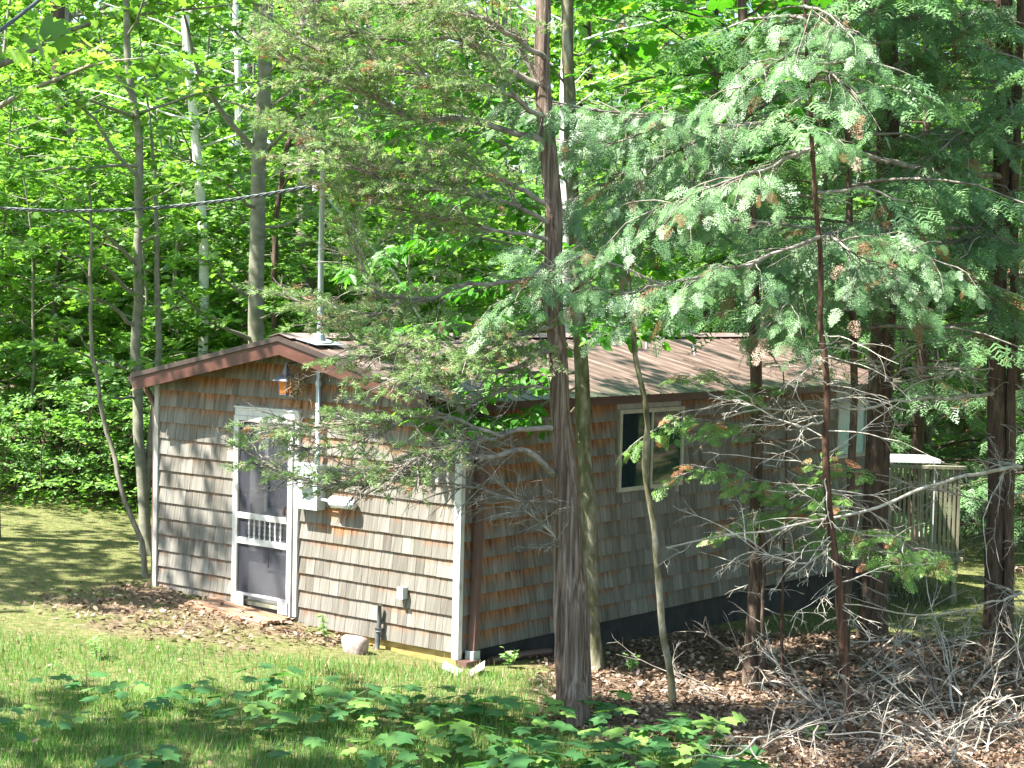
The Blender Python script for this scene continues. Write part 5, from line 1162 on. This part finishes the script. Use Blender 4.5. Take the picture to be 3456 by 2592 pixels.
left_tree("twin_maple", "slim two-stemmed maple standing at the cabin's left corner", [(495, 1870), (485, 1700), (468, 1450), (461, 1172), (469, 898), (469, 547), (440, 280), (420, 0), (410, -500)], 40, 18, 'bark_smooth', 52,
    [([(485, 1720), (505, 1600), (528, 1450), (535, 1172), (531, 781), (539, 547), (500, 312), (469, 78)], .06, .25), ([(462, 1100), (400, 1040), (330, 1000), (240, 960), (150, 940)], .03, -1.2), ([(468, 900), (380, 800), (280, 740), (170, 700)], .03, -1.5), ([(469, 600), (380, 500), (300, 380), (200, 280), (90, 200)], .03, -1),
     ([(468, 700), (560, 640), (640, 620)], .02, -.8), ([(465, 1250), (380, 1230), (280, 1180), (160, 1180)], .025, -1.2), ([(464, 1350), (400, 1340), (300, 1330), (200, 1320)], .02, -1), ([(450, 350), (380, 230), (330, 80), (300, -60)], .025, -.5), ([(470, 820), (560, 780), (650, 800)], .02, -.5),
     ([(462, 1000), (330, 880), (200, 840), (60, 820)], .025, -2), ([(455, 400), (300, 330), (130, 330), (10, 300)], .025, -2), ([(469, 560), (300, 560), (130, 580), (0, 560)], .025, -1.5)], sz=.12, rc=.55)
left_tree("leaning_sapling", "very thin sapling leaning left from the foot of the cabin corner", [(502, 1948), (470, 1800), (430, 1720), (390, 1580), (350, 1400), (320, 1270), (305, 1100), (310, 950), (305, 800), (300, 650)], 20, 9, 'bark_grey', 53,
    [([(308, 950), (240, 870), (150, 820)], .01, -.5), ([(306, 850), (380, 780), (450, 760)], .01, -.4), ([(303, 720), (230, 640), (150, 600)], .01, -.4), ([(315, 1200), (250, 1120), (180, 1080)], .01, -.3)], sz=.10, rc=.4)
left_tree("birch_tree", "white birch trunk among the leaves left of the mast", [(690, 1150), (685, 820), (680, 700), (664, 453), (637, 258), (625, 47), (620, -200), (615, -800)], 36, 26, 'birch', 54, [([(664, 453), (720, 350), (790, 300)], .02, -1), ([(640, 270), (560, 190), (480, 150)], .02, -1), ([(625, 60), (700, -20), (780, -40)], .02, -1)], z0=27.5, sz=.09, mat='maple_pale')
left_tree("forest_tree", "thick dark furrowed trunk in shade right behind the mast", [(1038, 1150), (1032, 800), (1035, 500), (1042, 250), (1045, -100), (1045, -900)], 72, 62, 'bark_grey', 55, [([(1035, 520), (1130, 430), (1240, 380)], .03, -1), ([(1040, 300), (960, 200), (880, 150)], .03, -1)], z0=30)
left_tree("leaning_maple", "slim dark stem leaning right beside the thick furrowed trunk", [(925, 1000), (930, 780), (945, 650), (968, 500), (1020, 400), (1060, 300)], 26, 16, 'bark_dark', 56, [([(945, 650), (1000, 560), (1060, 540)], .02, -1)], z0=27)
left_tree("birch_tree", "pale birch stem between the two leaning branches at left centre", [(790, 1000), (785, 800), (800, 650), (805, 400), (800, 100), (795, -300)], 24, 18, 'birch', 57, [([(800, 650), (750, 560), (700, 540)], .02, -1)], z0=33, sz=.09)
left_tree("forest_tree", "brown trunk showing through the leaves at the far left", [(205, 1300), (200, 1000), (205, 700), (200, 300), (195, -200), (190, -900)], 52, 44, 'bark_dark', 58, [([(203, 900), (120, 830), (30, 800)], .02, -1), ([(200, 400), (300, 330), (380, 300)], .02, -1)], z0=33)
left_tree("birch_tree", "tall pale trunk behind the cedar top at centre", [(1905, 1000), (1912, 600), (1910, 300), (1915, 0), (1915, -400)], 44, 40, 'birch', 59, [([(1910, 300), (2000, 220), (2080, 200)], .02, -1)], z0=29, sz=.09)
# canopy trees beyond the left edge and behind the camera's left, which shade the yard
def canopy(x, y, s, k, rz):
    place(PT[k], 'shade_tree', 'tall spreading maple standing left of the view and shading the yard', 'tree', 'tall maples around the yard', x, y, rz, s, s)
for x, y, s, k, rz in SHADE: canopy(x, y, s, k, rz)

# ------------------------------------------------------------------ long bare limbs crossing the right side
r = np.random.default_rng(71)
def hang_branch(t_, pts, r0, kids=10, l=.5):
    g = Geo(); P = wob(limb(pts), len(pts) * 3, .012, r); g.tube(P, np.linspace(r0, r0 * .3, len(P)), 6, cap=False)
    for k in range(kids):
        t = r.uniform(.1, .98); i = min(int(t * (len(P) - 1)), len(P) - 2); tn = P[i + 1] - P[i]; tn /= np.linalg.norm(tn)
        bare(g, P[i], twist(tn, r.choice([-1, 1]) * r.uniform(.4, 1.2), ZUP + r.normal(0, .9, 3)), r.uniform(.5, 1.3) * l, .006, r, 2, 4, .05, 4)
    part("bare_branch", g, M['deadwood'], t_, smooth=True)
z = Z8
hang_branch(t8, [(3366, 1560, z), (3456, 1575, z - 1.6), (3227, 1609, z - 3.2), (3058, 1671, z - 3.7), (2937, 1715, z - 4.0), (2817, 1748, z - 4.2), (2682, 1768, z - 4.3), (2586, 1799, z - 4.4), (2407, 1816, z - 4.5), (2244, 1844, z - 4.6)], .026, 16, .5)
hang_branch(t8, [(3364, 1330, z), (3178, 1348, z - 1.5), (3058, 1346, z - 2.1), (2962, 1367, z - 2.6), (2831, 1380, z - 3.1), (2672, 1382, z - 3.5), (2560, 1375, z - 3.7), (2440, 1420, z - 3.9)], .024, 16, .5)
hang_branch(t8, [(3356, 1985, z), (3456, 2004, z - 1.5), (3275, 2052, z - 3.0), (3159, 2081, z - 3.4), (3063, 2081, z - 3.6), (2908, 2047, z - 3.9), (2841, 2042, z - 4.1)], .018, 14, .5)
hang_branch(t8, [(3366, 1570, z), (3396, 1590, z - 2.0), (3367, 1647, z - 2.5), (3338, 1686, z - 2.7), (3328, 1744, z - 2.8), (3313, 1777, z - 2.9), (3318, 1860, z - 2.9), (3340, 1960, z - 3.0)], .012, 8, .35)
hang_branch(t8, [(3362, 1150, z), (3200, 1130, z - 1.2), (3050, 1180, z - 1.8), (2950, 1260, z - 2.2), (2870, 1340, z - 2.5)], .014, 16, .6)
hang_branch(t8, [(3362, 1250, z), (3250, 1240, z - .8), (3120, 1280, z - 1.2), (3000, 1360, z - 1.6)], .012, 14, .6)
hang_branch(t8, [(3360, 1700, z), (3200, 1660, z - 1.0), (3060, 1640, z - 1.6), (2960, 1590, z - 2.0)], .012, 14, .6)
hang_branch(t7, [(2970, 1180, Z7), (2860, 1150, Z7 - .6), (2760, 1190, Z7 - 1.0), (2640, 1230, Z7 - 1.3)], .014, 14, .6)
hang_branch(t7, [(2965, 1300, Z7), (3060, 1240, Z7 - .6), (3200, 1240, Z7 - 1.0), (3330, 1290, Z7 - 1.3)], .014, 14, .6)
hang_branch(t5, [(2810, 1850, Z5), (2720, 1900, Z5 - .2), (2600, 1880, Z5 - .4), (2450, 1790, Z5 - .5)], .010, 12, .5)
hang_branch(t5, [(2782, 1420, Z5), (2700, 1440, Z5 - .3), (2600, 1400, Z5 - .5), (2480, 1330, Z5 - .6)], .010, 12, .45)

# ------------------------------------------------------------------ fallen and standing dead branches, bottom right
r = np.random.default_rng(90)
for k in range(70):
    px, py = r.uniform(2780, 3520), r.uniform(2230, 2640)
    if 30 <= k < 46: px, py = r.uniform(2420, 2950), r.uniform(2280, 2620)
    b = gpt(px, min(py, 2700)); a = r.uniform(0, 6.28); g = Geo(); l = r.uniform(.5, 1.5); st_ = r.uniform(.5, 2.0) if k >= 46 else r.uniform(-.02, .5)
    bare(g, b + np.array([0, 0, r.uniform(.0, .12)]), np.array([math.cos(a), math.sin(a), st_]), l, r.uniform(.006, .016), r, 2, 5, .02, 6)
    v = np.vstack(g.v); lo = (v[:, 2] - ground_h(v[:, 0], v[:, 1])).min(); g.v = [w - np.array([0, 0, lo + .03]) for w in g.v]
    lab_ = 'grey leafless branch standing up out of the brush at the bottom right' if k >= 46 else 'grey leafless fallen branch between the crooked sapling and the reddish trunk' if k >= 30 else 'grey leafless fallen branch lying in the brush at the bottom right'
    solid("fallen_branch", g, M['deadwood' if k % 2 else 'twig'], lab_, "branch", lab_.replace('branch', 'branches'), smooth=True)
# stump stubs and small logs
for px, py, w, l, lab in ((2310, 2560, .035, .16, "short cut stub poking out of the seedlings at bottom centre"), (3330, 2470, .05, .30, "dark mossy stub standing in the brush at bottom right")):
    b = gpt(px, py); g = Geo(); g.tube([b - ZUP * .05, b + ZUP * l * .5 , b + ZUP * l + RT * .01], [w * 1.15, w, w * .9], 10); solid("stump", g, M['bark_dark'], lab, "stump", smooth=True)
b1, b2 = gpt(2085, 2545), gpt(2190, 2640); g = Geo(); g.tube(wob([b1 + ZUP * .03, (b1 + b2) / 2 + ZUP * .05, b2 + ZUP * .02], 7, .004, r), [.035, .04, .04, .042, .04, .04, .036], 9); solid("fallen_log", g, M['bark_shag'], "short grey log half hidden under seedling leaves at bottom centre", "log", smooth=True)

# ------------------------------------------------------------------ seedlings with large lobed leaves across the foreground
r = np.random.default_rng(101)
sl = [Geo().add(BL * np.array([1, w, 1]), tris=BLF, rnd=v).mesh("seedling_leaf", M['seedling']) for v, w in ((.2, 1), (.4, .9), (.55, 1.05), (.7, 1), (1.0, .95))]
def seedling(px, py, h, nl, ls, k):
    sz_ = 'in the grass at the bottom left' if px < 900 else 'in the grass left of the shaggy cedar foot' if px < 1750 else 'right at the foot of the shaggy cedar' if px < 2150 else 'among the brown leaves right of the shaggy cedar'
    b = gpt(px, py); t_ = thing("maple_seedling", "low maple seedling with broad lobed leaves " + sz_, "seedling", b, "maple seedlings " + sz_)
    g = Geo(); top = b + np.array([r.normal(0, .02), r.normal(0, .02), h]); g.tube([b - ZUP * .02, (b + top) / 2 + r.normal(0, .008, 3), top], [.003, .0025, .002], 4, cap=False)
    for q in range(nl):
        a = q * 2 * pi / nl + r.uniform(-.5, .5); st_ = .05 + r.uniform(0, .05); d = np.array([math.cos(a), math.sin(a), .25]); e = top + d * st_ - ZUP * (.04 * (q // 2)); g.tube([top - ZUP * (.05 * (q // 2)), e], [.0018, .0014], 3, cap=False)
        X_ = Vector((math.cos(a), math.sin(a), r.uniform(-.35, .02))).normalized(); nr = Vector((r.normal(0, .16), r.normal(0, .16), 1)); Y_ = nr.cross(X_).normalized(); N_ = X_.cross(Y_)
        o = link("leaf", sl[min(int(r.random() ** 1.4 * 5), 4)], t_); o.matrix_local = Matrix.Translation(Vector((e - b).tolist())) @ Matrix((X_, Y_, N_)).transposed().to_4x4() @ Matrix.Scale(ls * r.uniform(.8, 1.15), 4)
    part("stem", g, M['bark_red'], t_)
spots = []
for px, py in [(60, 2500), (180, 2330), (300, 2290), (420, 2330), (250, 2420), (480, 2420), (600, 2310), (700, 2330), (760, 2400), (860, 2300), (900, 2350), (980, 2300), (1060, 2340), (1130, 2290), (820, 2440), (1200, 2350), (1260, 2380), (1340, 2340), (1420, 2390), (1480, 2350), (1380, 2470), (1560, 2400),
               (1600, 2450), (1640, 2380), (1700, 2400), (1760, 2440), (1700, 2500), (1800, 2400), (1840, 2500), (1500, 2530), (1420, 2580), (1250, 2500), (1310, 2560), (1900, 2560), (1980, 2500), (2060, 2450), (2050, 2560), (2130, 2480), (2180, 2540), (2240, 2500), (2300, 2600), (2150, 2620), (2380, 2560),
               (2260, 2440), (2020, 2380), (2070, 2360), (2420, 2620), (2500, 2600), (1580, 2600), (1100, 2440), (980, 2560), (540, 2570), (420, 2600), (120, 2620), (2340, 2460), (2440, 2480), (30, 2400), (1680, 2600), (1780, 2600), (1960, 2620), (1870, 2440), (1930, 2400), (1990, 2560), (2110, 2600), (2200, 2470), (2290, 2520), (2340, 2540), (2400, 2500), (1760, 2520), (1620, 2520), (1850, 2590), (2480, 2540), (1300, 2430), (1160, 2400), (1040, 2400), (930, 2420), (640, 2370), (560, 2360), (350, 2370), (1550, 2480), (2060, 2500)]:
    big_ = .85 if px < 800 else 1.0
    seedling(px + r.uniform(-20, 20), py + r.uniform(40, 75), r.uniform(.12, .26), int(r.integers(4, 7)), .18 * big_ * r.uniform(.75, 1.1), 0)
# a few other small leafy plants near the wall
for px, py, h, lab in ((1720, 2255, .22, "small bright green plant at the foot of the side wall"), (1105, 2165, .26, "small upright yellow-green weed at the front wall"), (2130, 2270, .24, "low leafy weed right of the smooth grey trunk"), (2740, 2500, .12, "single bright green sprig in the brown leaves at bottom right"), (3160, 2120, .2, "bright green sprig among dead branches before the deck"), (330, 2225, .26, "lone leafy weed standing in the lawn at left")):
    b = gpt(px, py); t_ = thing("weed_plant", lab, "plant", b); g = Geo(); lv = Geo(); n_ = 6
    for q in range(n_):
        a = r.uniform(0, 6.28); top = b + np.array([math.cos(a) * .07, math.sin(a) * .07, h * r.uniform(.6, 1.1)]); g.tube([b - ZUP * .02, (b + top) / 2 + r.normal(0, .01, 3), top], [.003, .0025, .001], 3, cap=False)
        m_ = 9; u = r.uniform(.3, 1, m_); pos = b + (top - b) * u[:, None]; lv.scatter(OV_, OVF, pos, r.normal(0, 1, (m_, 3)) * [1, 1, .3], ZUP + r.normal(0, .3, (m_, 3)), r.uniform(.035, .07, m_), r.uniform(.4, 1, m_))
    part("stem", g, M['bark_smooth'], t_); part("foliage", lv, M['maple_pale'], t_)

# ------------------------------------------------------------------ grass and fallen leaves
r = np.random.default_rng(120)
def scatter_ground(n_, Z0, Z1, x0=-.31, x1=.31, pw=1.0):
    Z = Z0 + (Z1 - Z0) * r.random(n_) ** pw; X = r.uniform(x0, x1, n_) * Z; xy = CAM[:2] + Z[:, None] * f + X[:, None] * q
    k = ~((xy[:, 0] > -4.5) & (xy[:, 0] < .02) & (xy[:, 1] > -.01) & (xy[:, 1] < 8.6)); return xy[k]
f = FW[:2] / np.linalg.norm(FW[:2]); q = RT[:2] / np.linalg.norm(RT[:2])
BLD = np.array([(0, -.035, 0), (0, .035, 0), (.55, .026, .06), (.55, -.026, .06), (1, 0, .26)]); BLT = np.array([(0, 1, 2), (0, 2, 3), (3, 2, 4)])
def grass(xy, hmin, hmax, dry):
    n_ = len(xy); pos = np.stack([xy[:, 0], xy[:, 1], ground_h(xy[:, 0], xy[:, 1]) - .005], 1)
    a = r.uniform(0, 6.28, n_); ln_ = r.uniform(.2, 1.5, n_); D = np.stack([np.cos(a) * ln_, np.sin(a) * ln_, np.ones(n_)], 1); N = np.stack([-np.cos(a), -np.sin(a), ln_], 1)
    rn = np.where(r.random(n_) < dry, r.uniform(.82, 1, n_), np.clip(r.normal(.42, .2, n_), 0, .8))
    g = Geo(); g.scatter(BLD, BLT, pos, D, N, r.uniform(hmin, hmax, n_), rn, wscale=np.full(n_, 1.0)); return g
xy = scatter_ground(150000, 11.6, 16.4, pw=1.35); la = litter_amount(xy[:, 0], xy[:, 1]); cl = .5 + .5 * np.sin(xy[:, 0] * 3.1 + np.sin(xy[:, 1] * 2.3)) * np.cos(xy[:, 1] * 2.7); xy = xy[(r.random(len(xy)) > la * 1.1) & (r.random(len(xy)) < .25 + .75 * cl)]
link("grass", grass(xy, .03, .11, .10).mesh("grass", M['grass']), kind="stuff")
xy = scatter_ground(90000, 16.0, 25.5, -.31, -.02); la = litter_amount(xy[:, 0], xy[:, 1]); xy = xy[(r.random(len(xy)) > la * .9) & (r.random(len(xy)) < .8)]
link("lawn_grass", grass(xy, .018, .05, .5).mesh("lawn_grass", M['lawn']), kind="stuff")
xy = scatter_ground(30000, 17, 30, .05, .33); la = litter_amount(xy[:, 0], xy[:, 1]); xy = xy[r.random(len(xy)) > la * 1.05]
link("lawn_grass", grass(xy, .03, .07, .3).mesh("lawn_grass", M['grass']), kind="stuff")
# tall wisps in front of the wall's foot
xy = scatter_ground(500, 14.6, 16.6, -.12, .04); link("tall_grass", grass(xy, .08, .18, .5).mesh("tall_grass", M['grass']), kind="stuff")
LT = np.array([(0, 0, .0), (.3, .28, .14), (.75, .22, .05), (1, 0, .16), (.7, -.25, .12), (.25, -.24, .02)]); LTF = np.array([(0, 3, 2), (0, 2, 1), (0, 5, 4), (0, 4, 3)])
def litter(n_, Z0, Z1, x0, x1, thr=.3, size=(.03, .08), lift=.04):
    xy = scatter_ground(n_, Z0, Z1, x0, x1); la = litter_amount(xy[:, 0], xy[:, 1]); xy = xy[r.random(len(xy)) < np.clip((la - thr) * 1.6, .012, .8)]; m_ = len(xy)
    pos = np.stack([xy[:, 0], xy[:, 1], ground_h(xy[:, 0], xy[:, 1]) + r.uniform(.0, lift, m_)], 1); g = Geo()
    g.scatter(LT, LTF, pos, r.normal(0, 1, (m_, 3)) * [1, 1, .35], ZUP + r.normal(0, .45, (m_, 3)), r.uniform(*size, m_), r.random(m_)); return g
link("fallen_leaves", litter(60000, 12.0, 21, -.31, .32).mesh("fallen_leaves", M['litter']), kind="stuff")
link("fallen_leaves", litter(14000, 25, 34, -.33, .0, size=(.06, .13)).mesh("fallen_leaves", M['litter']), kind="stuff")
# unseen trees right of the view, added for the side window to reflect
for x, y, s, k, rz in ((9, 4.5, .9, 1, 1.0), (11.5, 8, 1.0, 0, 2.5), (8.5, 10.5, .95, 2, 4.0), (13, 1.5, 1.0, 2, .4), (14.5, 5.5, 1.1, 1, 5.0)):
    place(PT[k], 'reflection_tree', 'tall leafy tree added beyond the right edge of the view for the window to reflect', 'tree', 'tall trees added for the window reflection', x, y, rz, s, s)

for x, y, s, k, rz in ((6.5, 12.5, 1.2, 0, 1), (8, 14.5, 1.3, 1, 2), (10, 17, 1.4, 2, 3), (7.2, 17, 1.3, 3, 4), (12, 20, 1.5, 0, 5), (9.5, 12.5, 1.3, 1, .5)):
    place(PM[k], 'reflection_tree', 'leafy maple added beyond the right edge of the view for the window to reflect', 'tree', 'maples added for the window reflection', x, y, rz, s, s)
# dark hemlocks behind the porch deck
def grow_hemlock(seed, H, r0, n_, reach, zlo=.9):
    r = np.random.default_rng(seed); wood = Geo(); lv = Geo(); T = wob([(0, 0, -.15), (0, 0, H * .5), (r.normal(0, .1), 0, H)], 10, .015, r); wood.tube(T, np.linspace(r0, r0 * .3, 10), 8)
    for k in range(n_):
        zz_ = zlo + (H - zlo) * k / n_; a = k * 2.4 + r.uniform(-.4, .4); l = reach * r.uniform(.7, 1.1) * (1 - .5 * zz_ / H); p = np.array([0, 0, zz_]); e = np.array([math.cos(a), math.sin(a), .05])
        P = wob([p, p + e * l * .5, p + np.array([e[0], e[1], -.15]) * l], 6, .02, r); wood.tube(P, np.linspace(.02, .004, 6), 4, cap=False)
        conif(wood, lv, P, .55, r, FRF, .34, per_m=11, start=.2, droop=.4, along=4, tw=False)
        if zz_ < 3.5: bare(wood, p, np.array([math.cos(a + 1), math.sin(a + 1), .0]), l * .8, .007, r, 1, 3, .04, 6)
    return wood, lv
PH = [proto(*grow_hemlock(150 + k, 9, .10, 34, 2.4), 'bark_dark', 'hemlock') for k in range(2)]
for Z, X, k, rz, s in ((26.5, 4.6, 0, 0, 1), (27.5, 6.4, 1, 1, 1.1), (29, 8.3, 0, 2, 1.1), (25.5, 8.0, 1, 3, 1.0), (30, 5.4, 1, 4, 1.2), (32, 7.5, 0, 5, 1.2), (33, 9.6, 1, .5, 1.2), (31, 3.4, 0, 1.5, 1.2), (22.5, 7.9, 0, 2.5, .9)):
    x, y = zx(Z, X); place(PH[k], 'hemlock_tree', 'dark hemlock with low drooping boughs behind the porch deck', 'tree', 'dark hemlocks behind the porch deck', x, y, rz, s, s)
